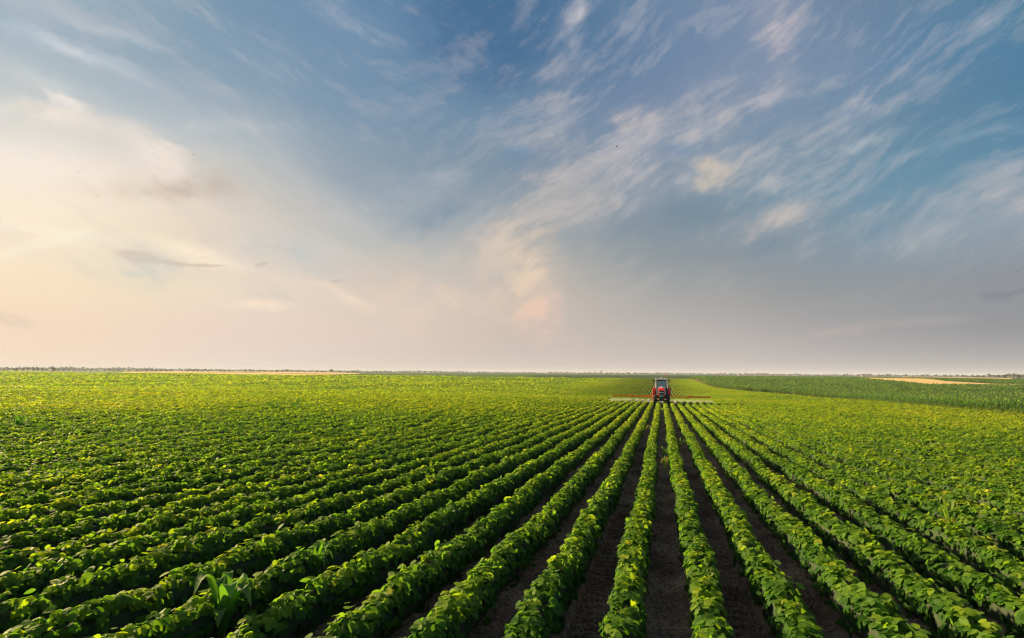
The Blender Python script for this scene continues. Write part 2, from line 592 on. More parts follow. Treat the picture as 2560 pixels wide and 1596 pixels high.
def corn_variant(seed, h=1.42, leaves=11, width=.11, seg=5):
    r = np.random.default_rng(seed)
    hp = Heap()
    V, F = tube_arr([[0, 0, 0], [.01, 0, h * .4], [0, .01, h * .8]], [.016, .012, .005])
    hp.add(V, [F], .12)
    a0 = r.random() * 6.28
    for i in range(leaves):
        f = i / (leaves - 1)
        z = .12 + f * (h * .72)
        ln = (.42 + .38 * math.sin(math.pi * min(1, f * .8 + .2))) * (.85 + .3 * r.random())
        V, F = blade(seg, ln, width * (.8 + .4 * r.random()), .22 + .25 * f + .1 * r.random(), .38 - .12 * f + .15 * r.random())
        V = rotz(V, a0 + (i % 2) * math.pi + r.normal() * .45)
        V[:, 2] += z
        V[:, 2] = np.minimum(V[:, 2], h * 1.08)
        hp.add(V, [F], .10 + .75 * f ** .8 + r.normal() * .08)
    return hp


corn_me = [corn_variant(40 + i).mesh('corn_plant', [M_CORN]) for i in range(7)]
ys = 52.0
cnt = 0
while cnt < 300:
    x = float(x_edge(ys)) + random.uniform(-.06, .06)
    o = bpy.data.objects.new('corn_plant', corn_me[random.randrange(7)])
    o.location = (x, ys, float(H(x, ys)) - .02)
    o.rotation_euler = (random.uniform(-.06, .06), random.uniform(-.06, .06), random.uniform(0, 6.28))
    s = random.uniform(.86, 1.1)
    o.scale = (s, s, s * random.uniform(.92, 1.06))
    link(o)
    tag(o, 'young green corn plant standing in the outermost corn row beside the soybeans', 'corn plant', 'corn plants along the edge of the cornfield')
    ys += .235
    cnt += 1
EDGE_Y1 = ys

# the cornfield behind that first row; a wheat strip is cut out of it
WH = np.array([(98.8, 233.9), (111.0, 241.3), (131.6, 256.3), (146, 262), (150, 272), (140, 303), (162, 400), (150, 455), (143, 452), (132, 395), (106.4, 277.4)])


def in_poly(x, y, P):
    c = np.zeros(x.shape, bool)
    for i in range(len(P)):
        x1, y1 = P[i]; x2, y2 = P[i - 1]
        k = ((y1 > y) != (y2 > y)) & (x < (x2 - x1) * (y - y1) / (y2 - y1 + 1e-12) + x1)
        c ^= k
    return c


def wheat_px(x, y):
    return in_poly(x, y, WH)


hp = Heap()
r = np.random.default_rng(11)
n = 44000
# sample in (azimuth, distance) so that density falls with distance
az = np.radians(r.uniform(2.0, 33.0, n)); dist = 55 * (480 / 55.) ** (r.random(n) ** 1.15)
X = dist * np.sin(az); Yc = dist * np.cos(az)
ok = (X > x_edge(Yc) + np.where(Yc < EDGE_Y1, .55, .05)) & (Yc < 470) & (Yc > 50) & ~wheat_px(X, Yc)
X, Yc, dist = X[ok], Yc[ok], dist[ok]
X = np.where(dist < 130, np.round(X / .7) * .7 + r.normal(size=len(X)) * .05, X)
ok = X > x_edge(Yc) + .15
X, Yc, dist = X[ok], Yc[ok], dist[ok]
vars_ = []
for i in range(5):
    a = corn_variant(70 + i, leaves=8, seg=3, width=.12)
    vars_.append((np.concatenate(a.V), [f for f, _ in a.F], np.concatenate(a.T)))
vi = r.integers(0, 5, len(X))
for i in range(5):
    s = vi == i
    k = int(s.sum())
    V0, F0, T0 = vars_[i]
    g = (1 + np.maximum(0, dist[s] - 70) / 110).clip(1, 3.2)
    a = r.random(k) * 6.28
    ca, sa = np.cos(a)[:, None], np.sin(a)[:, None]
    hh = r.uniform(.74, 1.12, k)[:, None]
    gg = g[:, None]
    VX = X[s][:, None] + gg * (V0[None, :, 0] * ca - V0[None, :, 1] * sa)
    VY = Yc[s][:, None] + gg * (V0[None, :, 0] * sa + V0[None, :, 1] * ca)
    VZ = H(X[s], Yc[s])[:, None] + V0[None, :, 2] * hh
    V = np.stack([VX, VY, VZ], -1)
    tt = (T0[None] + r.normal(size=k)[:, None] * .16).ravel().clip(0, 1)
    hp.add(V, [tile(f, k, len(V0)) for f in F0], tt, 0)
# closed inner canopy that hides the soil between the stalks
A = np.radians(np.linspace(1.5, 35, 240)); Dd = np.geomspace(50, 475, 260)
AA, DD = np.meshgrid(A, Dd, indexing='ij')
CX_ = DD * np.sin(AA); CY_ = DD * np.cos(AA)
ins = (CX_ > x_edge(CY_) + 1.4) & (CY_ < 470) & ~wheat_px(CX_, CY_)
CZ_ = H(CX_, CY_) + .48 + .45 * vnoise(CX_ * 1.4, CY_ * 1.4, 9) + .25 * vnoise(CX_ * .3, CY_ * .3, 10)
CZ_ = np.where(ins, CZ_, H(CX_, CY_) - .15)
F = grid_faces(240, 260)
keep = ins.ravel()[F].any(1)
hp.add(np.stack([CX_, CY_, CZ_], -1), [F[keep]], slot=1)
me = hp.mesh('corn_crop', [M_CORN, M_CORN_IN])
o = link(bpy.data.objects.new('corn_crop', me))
tag(o, 'dense dark green corn filling the field on the right', 'corn', kind='stuff')


# ------------------------------------------------------------------ far fields
def sheet(name, az0, az1, d0, d1, mat, lab, cat, off=.08, na=90, nd=60, ang_noise=0.0):
    """field lying on the terrain between two azimuths; d0 / d1 are functions of azimuth (deg)"""
    A = np.linspace(az0, az1, na)
    t = np.linspace(0, 1, nd)
    D0 = np.array([d0(a) for a in A]); D1 = np.array([d1(a) for a in A])
    DD = D0[:, None] * (D1 / D0)[:, None] ** t[None]
    X = DD * np.sin(np.radians(A))[:, None]; Y = DD * np.cos(np.radians(A))[:, None]
    Z = H(X, Y) + off + DD * .00006
    Z[:, 0] -= .3; Z[:, -1] -= .3; Z[0] -= .3; Z[-1] -= .3
    me = raw_mesh(name, np.stack([X, Y, Z], -1).reshape(-1, 3), [(grid_faces(na, nd), 0)], [mat])
    o = link(bpy.data.objects.new(name, me))
    tag(o, lab, cat, kind='structure')
    return o


M_FARGREEN = field_material('far_green_crop', (.045, .095, .018), (.095, .16, .028), .02, .004, 6)
M_FARDARK = field_material('far_dark_crop', (.028, .060, .020), (.050, .095, .026), .03, .01, 5)
M_WHEAT = field_material('ripe_wheat', (.60, .41, .16), (.78, .55, .24), .06, .012, 5, .3)
M_PLOUGH = field_material('ploughed_soil', (.12, .075, .05), (.19, .12, .08), .03, .01, 5, .3)

cosd = lambda a: math.cos(math.radians(a))
sheet('far_field', -66, 40, lambda a: (FIELD_END + 4) / cosd(a), lambda a: 13000, M_FARGREEN,
      'distant flat green farmland beyond the soybean field', 'field', off=.12, na=160, nd=90)
sheet('dark_field', -14, 6, lambda a: 332 / cosd(a), lambda a: 540 + 25 * (a + 14), M_FARDARK,
      'dark green crop strip behind the far end of the soybean rows', 'field', off=.22)


def interp_fn(pts):
    xs_ = [p[0] for p in pts]; ys_ = [p[1] for p in pts]
    return lambda a: float(np.interp(a, xs_, ys_))


sheet('wheat_field', -53.3, -32.6, interp_fn([(-53.3, 640), (-48, 520), (-43, 450), (-36, 445), (-32.6, 560)]),
      interp_fn([(-53.3, 700), (-48, 1200), (-40, 1500), (-36, 1200), (-32.6, 640)]), M_WHEAT,
      'long pale golden wheat strip under the trees on the left horizon', 'field', off=.55)
sheet('grass_strip', -52.6, -34.5, interp_fn([(-52.6, 690), (-48, 650), (-43, 600), (-34.5, 590)]),
      interp_fn([(-52.6, 700), (-48, 720), (-43, 670), (-34.5, 610)]), M_FARDARK,
      'thin dark green line running through the pale golden wheat strip', 'field', off=.75, nd=12)
sheet('wheat_field', 17.8, 28.9,
      interp_fn([(17.8, 465), (18.8, 418), (20.98, 297), (22.9, 254), (24.7, 265.6), (27.0, 288), (28.9, 301)]),
      interp_fn([(17.8, 474), (18.8, 455), (20.2, 440), (22.0, 425), (23.97, 330), (26.45, 306), (27.0, 303), (28.9, 306)]), M_WHEAT,
      'curved bright golden wheat patch behind the corn on the right', 'field', off=1.1, nd=30)
sheet('ploughed_field', 20, 34, interp_fn([(20, 900), (24, 640), (28, 480), (34, 430)]),
      interp_fn([(20, 930), (24, 700), (28, 560), (34, 540)]), M_PLOUGH,
      'narrow brown ploughed strip near the trees on the right horizon', 'field', off=.4, nd=20)
sheet('stubble_field', 21, 28, interp_fn([(21, 1180), (24, 1000), (28, 720)]),
      interp_fn([(21, 1250), (24, 1150), (28, 800)]), M_WHEAT,
      'thin pale stubble strip just below the right horizon', 'field', off=.8, nd=20)


# ------------------------------------------------------------------ trees
def tree_heap(seed, w=1.0, n=260, shape='bush'):
    """unit-height tree: crown of leaf clumps in several lobes (slot 0), trunk and limbs (slot 1)"""
    r = np.random.default_rng(seed)
    crown, trunk = Heap(), Heap()
    nl = 9 if shape != 'poplar' else 6
    base = .12 if shape == 'bush' else .3
    lobes = []
    for i in range(nl):
        f = i / (nl - 1)
        rr = (.26 if shape != 'poplar' else .16) * (1 - .45 * f) * r.uniform(.8, 1.2)
        spread = w * .36 * (1 - .75 * f) if shape != 'poplar' else .05
        a = r.random() * 6.28
        lobes.append((spread * math.cos(a) * r.uniform(.5, 1.1), spread * math.sin(a) * r.uniform(.5, 1.1), base + rr * .6 + (1 - base - rr * 1.4) * f, rr * (w if shape != 'poplar' else 1)))
    path0 = [[0, 0, -.03], [.01, .0, base], [.0, .01, .55]]
    V, F = tube_arr(path0, [.035, .027, .012]); trunk.add(V, [F])
    for (lx, ly, lz, rr) in lobes[:6]:
        V, F = tube_arr([[0, 0, base * .8], [lx * .5, ly * .5, (base + lz) / 2], [lx, ly, lz]], [.018, .011, .004], 4)
        trunk.add(V, [F])
    m = n // nl
    for (lx, ly, lz, rr) in lobes:
        d = norm(r.normal(size=(m, 3)))
        rad = rr * (.45 + .6 * r.random(m)) * (1 + .25 * np.sin(d[:, 0] * 5 + lx * 30) * np.cos(d[:, 2] * 6))
        pos = np.array([lx, ly, lz]) + d * rad[:, None] * np.array([1, 1, .85])
        pos[:, 2] = np.maximum(pos[:, 2], .03)
        V = place(KITE_V, pos, norm(r.normal(size=(m, 3))), norm(d + r.normal(size=(m, 3)) * .6), r.uniform(.06, .13, m) * (260 / n) ** .4)
        crown.add(V, [tile(KITE_4, m, 4)], np.repeat((.3 + .35 * d[:, 2] + r.normal(size=m) * .15).clip(0, 1), 4))
    return crown, trunk


def joined(crown, trunk, name):
    hp = Heap()
    hp.add(np.concatenate(crown.V), [f for f, _ in crown.F], np.concatenate(crown.T), 0)
    hp.add(np.concatenate(trunk.V), [f for f, _ in trunk.F], None, 1)
    return hp.mesh(name, [M_TREE, M_BARK])


small = {'bush': [joined(*tree_heap(200 + i, 1.5, 200, 'bush'), 'bush') for i in range(5)],
         'round': [joined(*tree_heap(220 + i, 1.0, 220, 'round'), 'tree') for i in range(4)],
         'poplar': [joined(*tree_heap(240 + i, .5, 200, 'poplar'), 'poplar_tree') for i in range(2)]}


def spot(az, d):
    a = math.radians(az)
    x, y = d * math.sin(a), d * math.cos(a)
    return x, y, float(H(x, y))


def plant(kind, az, d, h, w, lab, cat, group=None, parts=False, seed=0):
    x, y, z = spot(az, d)
    if parts:
        e = empty(cat.replace(' ', '_'), (x, y, z))
        cr, tr = tree_heap(300 + seed, max(.8, w / h), 1500, kind)
        c = link(bpy.data.objects.new('crown', cr.mesh('crown', [M_TREE])), e)
        t = link(bpy.data.objects.new('trunk', tr.mesh('trunk', [M_BARK])), e)
        e.scale = (h, h, h)
        tag(e, lab, cat, group)
        return e
    ms = small[kind]
    o = bpy.data.objects.new(cat.replace(' ', '_'), ms[random.randrange(len(ms))])
    o.location = (x, y, z)
    o.rotation_euler = (0, 0, random.uniform(0, 6.28))
    ww = w / (1.45 if kind == 'bush' else 1.0 if kind == 'round' else .45)
    o.scale = (ww, ww, h)
    link(o)
    tag(o, lab, cat, group)
    return o




# ------------------------------------------------------------------ weeds among the rows
def grass_weed(name, x, y, n, h, width, lab, cat, tint=(.35, .25), seed=0, stalk=False, spread=.75, droop=1.0):
    r = np.random.default_rng(900 + seed)
    z = float(H(x, y))
    e = empty(name, (x, y, z))
    for i in range(n):
        hp = Heap()
        f = i / max(1, n - 1)
        ln = h * (.65 + .45 * r.random())
        V, F = blade(6, ln * spread, width * (.75 + .5 * r.random()), ln * (.75 + .25 * r.random()), ln * (.15 + .5 * r.random()) * droop, .22)
        V = rotz(V, i * 2.4 + r.normal() * .3)
        V[:, 2] += .02 + f * h * .22
        hp.add(V, [F], np.clip(np.repeat(np.linspace(tint[0], tint[0] + tint[1], 7), 3) + r.normal() * .08, 0, 1))
        link(bpy.data.objects.new('leaf', hp.mesh('leaf', [M_WEED])), e)
    V, F = tube_arr([[0, 0, -.02], [.005, .004, h * .3], [0, .012, h * .55]], [.009, .007, .003])
    hp = Heap(); hp.add(V, [F], .4)
    link(bpy.data.objects.new('stem', hp.mesh('stem', [M_WEED])), e)
    tag(e, lab, cat)
    return e


grass_weed('volunteer_corn', -3.93, 4.05, 10, .68, .13, 'big broad-leaved grassy plant sticking out of the soybeans at the lower left', 'weed', (.30, .30), 1, spread=.45, droop=.5)
grass_weed('grass_weed', -4.03, 5.5, 24, .50, .026, 'bushy bright green grass tuft between two rows at the lower left', 'weed', (.2, .3), 2, spread=.6, droop=.6)
grass_weed('grass_weed', .06, 15.9, 7, .62, .030, 'tall yellowish grass stalk in the middle gap below the tractor', 'weed', (.85, .15), 3, spread=.45)
grass_weed('grass_weed', .02, 18.8, 8, .45, .030, 'dark green grass tuft in the middle gap behind the yellowish stalk', 'weed', (.3, .2), 4, spread=.6)
grass_weed('grass_weed', .05, 48.0, 14, .7, .05, 'pale grass clump in the middle gap right in front of the tractor', 'weed', (.7, .2), 5, spread=.8)
grass_weed('grass_weed', -.9, 27.7, 6, .6, .035, 'thin pale forked grass leaning into the left tyre track', 'weed', (.8, .15), 6, spread=.9)
grass_weed('grass_weed', .64, 21.6, 11, .5, .045, 'bright green grass clump on the edge of the first row right of the gap', 'weed', (.35, .2), 7)
grass_weed('grass_weed', .86, 35.5, 8, .55, .04, 'grass tuft standing in the right tyre track', 'weed', (.5, .3), 8)
grass_weed('grass_weed', 4.73, 10.9, 5, .62, .045, 'narrow yellow-tipped grass blades rising from a row on the right', 'weed', (.6, .35), 9, spread=.4)
grass_weed('grass_weed', -2.45, 49.5, 12, .75, .06, 'light green grass clump left of the tractor on the near side of the boom', 'weed', (.5, .25), 10)
grass_weed('grass_weed', -5.17, 22.6, 10, .7, .05, 'bright grass clump poking above the rows left of the bare gaps', 'weed', (.5, .2), 11)
grass_weed('grass_weed', -15.25, 23.2, 9, .75, .05, 'slender light green grass above the rows in the left middle of the field', 'weed', (.6, .2), 12, spread=.4)
grass_weed('grass_weed', -27.9, 16.4, 16, .8, .07, 'rounded dark weed clump at the left edge of the field', 'weed', (.15, .2), 13, spread=.8)
grass_weed('grass_weed', -28.3, 32.9, 16, .85, .09, 'dark weed clump in the left field, the nearer of a pair', 'weed', (.1, .2), 14, spread=.9)
grass_weed('grass_weed', -27.2, 33.8, 16, .9, .09, 'dark weed clump in the left field, the farther of a pair', 'weed', (.1, .2), 15, spread=.9)
grass_weed('grass_weed', 3.7, 32, 12, .5, .08, 'dark green weed clump in a row right of the tractor', 'weed', (.05, .15), 16, spread=.9)

# pale stubble pieces and small stones left on the soil
r = np.random.default_rng(21)
n = 2400
hp = Heap()
gap = r.integers(-14, 14, n)
px_ = gap * SP + r.normal(size=n) * .11
py_ = 2.5 + 26 * r.random(n) ** 1.3
ln = .015 + .10 * r.random(n) ** 3
wd = .003 + .005 * r.random(n)
tk = .0035 + .004 * r.random(n)
an = r.random(n) * 6.28
B = np.array([[-1, -1, 0], [1, -1, 0], [1, 1, 0], [-1, 1, 0], [-.9, -.7, 1], [.9, -.7, 1], [.9, .7, 1], [-.9, .7, 1]], float)
BF = np.array([[0, 3, 2, 1], [4, 5, 6, 7], [0, 1, 5, 4], [1, 2, 6, 5], [2, 3, 7, 6], [3, 0, 4, 7]])
sx_ = B[None, :, 0] * ln[:, None] / 2; sy_ = B[None, :, 1] * wd[:, None] / 2
ca, sa = np.cos(an)[:, None], np.sin(an)[:, None]
gz = H(px_, py_) + .012
V = np.stack([px_[:, None] + sx_ * ca - sy_ * sa, py_[:, None] + sx_ * sa + sy_ * ca, gz[:, None] + B[None, :, 2] * tk[:, None] * 2], -1)
hp.add(V, [tile(BF, n, 8)])
o = link(bpy.data.objects.new('crop_residue', hp.mesh('crop_residue', [M_STRAW], smooth=False)))
tag(o, 'scattered pale stubble bits on the dark soil between rows', 'stubble', kind='stuff')


# ------------------------------------------------------------------ machine building blocks
def bm_obj(name, bm, mat, parent=None, smooth=False):
    me = bpy.data.meshes.new(name)
    bmesh.ops.recalc_face_normals(bm, faces=bm.faces)
    bm.to_mesh(me); bm.free()
    me.materials.append(mat)
    if smooth:
        for p in me.polygons: p.use_smooth = True
    return link(bpy.data.objects.new(name, me), parent)


def box(bm, x0, x1, y0, y1, z0, z1, bev=0.0, taper=None):
    """box, optionally with its top drawn in: taper = (dx0, dx1, dy0, dy1)"""
    t = taper or (0, 0, 0, 0)
    co = [(x0, y0, z0), (x1, y0, z0), (x1, y1, z0), (x0, y1, z0),
          (x0 + t[0], y0 + t[2], z1), (x1 - t[1], y0 + t[2], z1), (x1 - t[1], y1 - t[3], z1), (x0 + t[0], y1 - t[3], z1)]
    vs = [bm.verts.new(c) for c in co]
    fs = [bm.faces.new([vs[i] for i in f]) for f in ((0, 3, 2, 1), (4, 5, 6, 7), (0, 1, 5, 4), (1, 2, 6, 5), (2, 3, 7, 6), (3, 0, 4, 7))]
    if bev:
        es = set(e for f in fs for e in f.edges)
        bmesh.ops.bevel(bm, geom=list(es), offset=bev, segments=2, affect='EDGES', profile=.6)


def rod(bm, a, b, r, k=10, r2=None):
    a = Vector(a); b = Vector(b); d = b - a
    M = Matrix.Translation((a + b) / 2) @ d.to_track_quat('Z', 'Y').to_matrix().to_4x4()
    bmesh.ops.create_cone(bm, cap_ends=True, segments=k, radius1=r, radius2=r if r2 is None else r2, depth=d.length, matrix=M)


def prism(bm, pts, x0, x1, bev=0.0):
    """extrude a (y, z) outline from x0 to x1"""
    A = [bm.verts.new((x0, p[0], p[1])) for p in pts]
    B = [bm.verts.new((x1, p[0], p[1])) for p in pts]
    n = len(pts)
    fs = [bm.faces.new(A), bm.faces.new(B[::-1])]
    for i in range(n):
        fs.append(bm.faces.new([A[i], A[(i + 1) % n], B[(i + 1) % n], B[i]]))
    if bev:
        es = set(e for f in fs for e in f.edges)
        bmesh.ops.bevel(bm, geom=list(es), offset=bev, segments=2, affect='EDGES', profile=.6)


def lathe_x(bm, prof_, cx, cy, cz, k=28):
    """profile of (x offset, radius) turned round the x axis"""
    rings = []
    for (dx_, rr) in prof_:
        rings.append([bm.verts.new((cx + dx_, cy + rr * math.cos(2 * math.pi * i / k), cz + rr * math.sin(2 * math.pi * i / k))) for i in range(k)])
    for a, b in zip(rings[:-1], rings[1:]):
        for i in range(k):
            bm.faces.new([a[i], a[(i + 1) % k], b[(i + 1) % k], b[i]])
    bm.faces.new(rings[0]); bm.faces.new(rings[-1][::-1])


RED = plain('tractor_red_paint', (.80, .030, .018), .32, noise=.12, scale=3)
ORANGE = plain('boom_orange_red_paint', (.80, .085, .012), .42, noise=.15, scale=4)
BLACK = plain('black_plastic', (.018, .018, .020), .5)
RUBBER = plain('tyre_rubber', (.030, .027, .025), .9, noise=.35, scale=9, bump=.3)
CREAM = plain('cream_paint', (.62, .58, .50), .4)
WHITE = plain('white_plastic', (.72, .72, .70), .4)
STEEL = plain('grey_steel', (.25, .25, .26), .35, metal=.8)
LAMP = plain('lamp_glass', (.85, .85, .85), .1)
TEAL = plain('teal_plate', (.015, .40, .26), .4)
BEACON = plain('red_beacon', (.60, .02, .03), .2)
SKIN = plain('skin', (.45, .26, .18), .6)
CLOTH = plain('checked_work_shirt', (.10, .12, .17), .85, noise=.4, scale=40)
HAIR = plain('dark_hair', (.03, .022, .016), .8)


def glass_mat():
    m, nt, out = new_mat('cab_glass')
    g = N(nt, 'ShaderNodeBsdfGlossy'); g.inputs['Roughness'].default_value = .03; g.inputs['Color'].default_value = (.9, .95, .95, 1)
    t = N(nt, 'ShaderNodeBsdfTransparent'); t.inputs['Color'].default_value = (.62, .72, .70, 1)
    fr = N(nt, 'ShaderNodeLayerWeight'); fr.inputs['Blend'].default_value = .35
    ma = N(nt, 'ShaderNodeMath', operation='MULTIPLY_ADD'); ma.inputs[1].default_value = .6; ma.inputs[2].default_value = .16
    nt.links.new(fr.outputs['Facing'], ma.inputs[0])
    mx = N(nt, 'ShaderNodeMixShader')
    nt.links.new(ma.outputs[0], mx.inputs['Fac']); nt.links.new(t.outputs[0], mx.inputs[1]); nt.links.new(g.outputs[0], mx.inputs[2])
    nt.links.new(mx.outputs[0], out.inputs['Surface'])
    return m


GLASS = glass_mat()


def wheel(parent, x, y, rad, wid, side, lugs=22, hub=None, name='wheel'):
    """tyre with chevron lugs, rim and hub; side = -1 left, 1 right"""
    e = bpy.data.objects.new(name, None); e.empty_display_size = .2
    e.location = (x, y, rad)
    link(e, parent)
    bm = bmesh.new()
    w = wid / 2
    lathe_x(bm, [(-w, rad * .62), (-w * 1.02, rad * .80), (-w * .9, rad * .93), (-w * .5, rad * .965), (w * .5, rad * .965), (w * .9, rad * .93), (w * 1.02, rad * .80), (w, rad * .62)], 0, 0, 0, 36)
    for i in range(lugs):
        for s in (-1, 1):
            a0 = 2 * math.pi * (i + (.5 if s > 0 else 0)) / lugs
            da = .16
            pts = []
            for (xx, aa, rr) in ((0, a0 + da, .955), (s * w * .98, a0 - da * .6, .90), (s * w * .98, a0 - da * .6 + .09, .90), (0, a0 + da + .09, .955)):
                for up in (0, 1):
                    R_ = rad * (rr + (.052 if up else 0))
                    pts.append((xx, R_ * math.cos(aa), R_ * math.sin(aa)))
            vs = [bm.verts.new(p) for p in pts]
            for f in ((0, 2, 4, 6), (1, 7, 5, 3), (0, 1, 3, 2), (2, 3, 5, 4), (4, 5, 7, 6), (6, 7, 1, 0)):
                bm.faces.new([vs[q] for q in f])
    bm_obj('tyre', bm, RUBBER, e)
    bm = bmesh.new()
    lathe_x(bm, [(-w * .75, rad * .60), (-w * .72, rad * .63), (w * .72, rad * .63), (w * .75, rad * .60), (w * .70, rad * .57), (w * .15, rad * .50), (w * .1, rad * .2), (w * .3, rad * .18), (w * .3, rad * .02)], 0, 0, 0, 28)
    rim_ = bm_obj('rim', bm, hub or CREAM, e, smooth=False)
    if side < 0:
        rim_.scale = (-1, 1, 1)
    return e


# ------------------------------------------------------------------ tractor (faces the camera, -y)
TY = 62.4
tr = empty('tractor', (0, TY, float(H(0, TY))))
slope = math.atan2(float(H(0, TY + 2.8)) - float(H(0, TY)), 2.8)
tr.rotation_euler = (slope, 0, 0)
tr.scale = (.95, 1.04, 1.05)
tag(tr, 'red farm tractor with glazed cab driving towards the camera through the rows', 'tractor')
for s in (-1, 1):
    wheel(tr, s * .76, 0, .62, .34, s, 20, CREAM, 'front_wheel')
    wheel(tr, s * .80, 2.72, .90, .42, s, 22, ORANGE, 'rear_wheel')
bm = bmesh.new()                                      # engine block, axles, transmission
box(bm, -.26, .26, -.55, 1.3, .62, 1.05, .03)
box(bm, -.34, .34, .95, 3.0, .60, 1.15, .04)
box(bm, -.62, .62, -.09, .09, .56, .72, .03)
box(bm, -.62, .62, 2.62, 2.84, .78, .98, .03)
box(bm, -.30, .30, -.85, -.50, .60, .92, .03)
bm_obj('chassis', bm, BLACK, tr)
bm = bmesh.new()                                      # sloping hood
prism(bm, [(-.80, 1.02), (-.88, 1.25), (-.84, 1.62), (-.66, 1.84), (-.2, 1.93), (1.08, 2.06), (1.08, 1.05)], -.355, .355, .05)
bm_obj('hood', bm, RED, tr)
bm = bmesh.new()
box(bm, -.26, .26, .25, .98, 2.04, 2.14, .03, taper=(.06, .06, .25, 0))
bm_obj('hood_vent', bm, WHITE, tr)
bm = bmesh.new()
box(bm, -.27, .27, -.915, -.80, 1.60, 1.72, .012)
box(bm, -.27, .27, -.925, -.80, 1.32, 1.44, .012)
box(bm, -.27, .27, -.905, -.80, 1.44, 1.60, .006)
gr_ = bm_obj('grille', bm, BLACK, tr)
for s in (-1, 1):
    bm = bmesh.new()
    box(bm, *(sorted((s * .04, s * .245))), -.935, -.89, 1.465, 1.575, .012)
    bm_obj('headlight', bm, LAMP, tr)
bm = bmesh.new()
box(bm, -.19, .19, -.955, -.90, 1.04, 1.27, .008)
bm_obj('number_plate', bm, TEAL, tr)
bm = bmesh.new()                                      # side grilles
for s in (-1, 1):
    for q in range(5):
        x0, x1 = sorted((s * .352, s * .368))
        box(bm, x0, x1, -.55 + q * .28, -.35 + q * .28, 1.2, 1.62)
bm_obj('side_grille', bm, BLACK, tr)
# fenders over the rear wheels
for s in (-1, 1):
    bm = bmesh.new()
    x0, x1 = sorted((s * .78, s * 1.09))
    outl = [(1.62, 1.22), (1.66, 1.62), (1.92, 1.93), (2.35, 2.04), (3.05, 2.02), (3.45, 1.78), (3.62, 1.4), (3.55, 1.4), (3.36, 1.72), (3.0, 1.93), (2.38, 1.95), (2.0, 1.84), (1.80, 1.58), (1.78, 1.22)]
    A = [bm.verts.new((x0, p[0], p[1])) for p in outl]; B_ = [bm.verts.new((x1, p[0], p[1])) for p in outl]
    nn = len(outl)
    for i in range(nn):
        bm.faces.new([A[i], A[(i + 1) % nn], B_[(i + 1) % nn], B_[i]])
    for R_ in (A, B_):
        for i in range(nn // 2 - 1):
            bm.faces.new([R_[i], R_[i + 1], R_[nn - 2 - i], R_[nn - 1 - i]])
    box(bm, x0, x1, 1.56, 1.66, 1.18, 2.03, .03)
    bm_obj('fender', bm, RED, tr)
    bm = bmesh.new()
    xx0, xx1 = sorted((s * .86, s * .98))
    box(bm, xx0, xx1, 1.50, 1.56, 1.86, 1.96, .01)
    bm_obj('indicator_lamp', bm, ORANGE, tr)
bm = bmesh.new()                                      # added slab; its orange stands in for sunlight on the left side
box(bm, -1.10, -1.03, .9, 1.5, .45, 1.25, .02)
box(bm, -1.10, -.60, 1.0, 1.35, .52, .56, .01)
bm_obj('sunlit_edge_slab', bm, ORANGE, tr)
# cab
cab = bpy.data.objects.new('cab', None); cab.empty_display_size = .3; link(cab, tr)
bm = bmesh.new()
for s in (-1, 1):
    rod(bm, (s * .60, 1.10, 1.15), (s * .56, 1.30, 2.90), .062, 8)
    rod(bm, (s * .84, 2.10, 1.9), (s * .72, 2.10, 2.90), .035, 8)
    rod(bm, (s * .84, 2.95, 1.9), (s * .70, 2.85, 2.90), .045, 8)
rod(bm, (-.60, 1.1, 1.18), (.60, 1.1, 1.18), .035, 8)
rod(bm, (-.58, 1.28, 2.86), (.58, 1.28, 2.86), .08, 8)
bm_obj('cab_frame', bm, BLACK, cab)
bm = bmesh.new()
box(bm, -.80, .80, 1.12, 3.0, 2.90, 3.08, .05, taper=(.04, .04, .05, .05))
roof = bm_obj('roof', bm, CREAM, cab)
bm = bmesh.new()
rod(bm, (0, 1.9, 3.07), (0, 1.9, 3.14), .10, 14)
rod(bm, (0, 1.9, 3.14), (0, 1.9, 3.18), .10, 14, .03)
bm_obj('roof_antenna', bm, WHITE, roof)
for sx in (-.66, -.45, .45, .66):
    bm = bmesh.new()
    box(bm, sx - .07, sx + .07, 1.07, 1.13, 2.93, 3.02, .01)
    bm_obj('work_light', bm, LAMP, roof)


def pane(name, quad, parent):
    bm = bmesh.new()
    q = [Vector(p) for p in quad]
    n_ = (q[1] - q[0]).cross(q[2] - q[0]).normalized() * .004
    A = [bm.verts.new(p + n_) for p in q]; B_ = [bm.verts.new(p - n_) for p in q]
    bm.faces.new(A); bm.faces.new(B_[::-1])
    for i in range(4):
        bm.faces.new([A[i], B_[i], B_[(i + 1) % 4], A[(i + 1) % 4]])
    return bm_obj(name, bm, GLASS, parent)


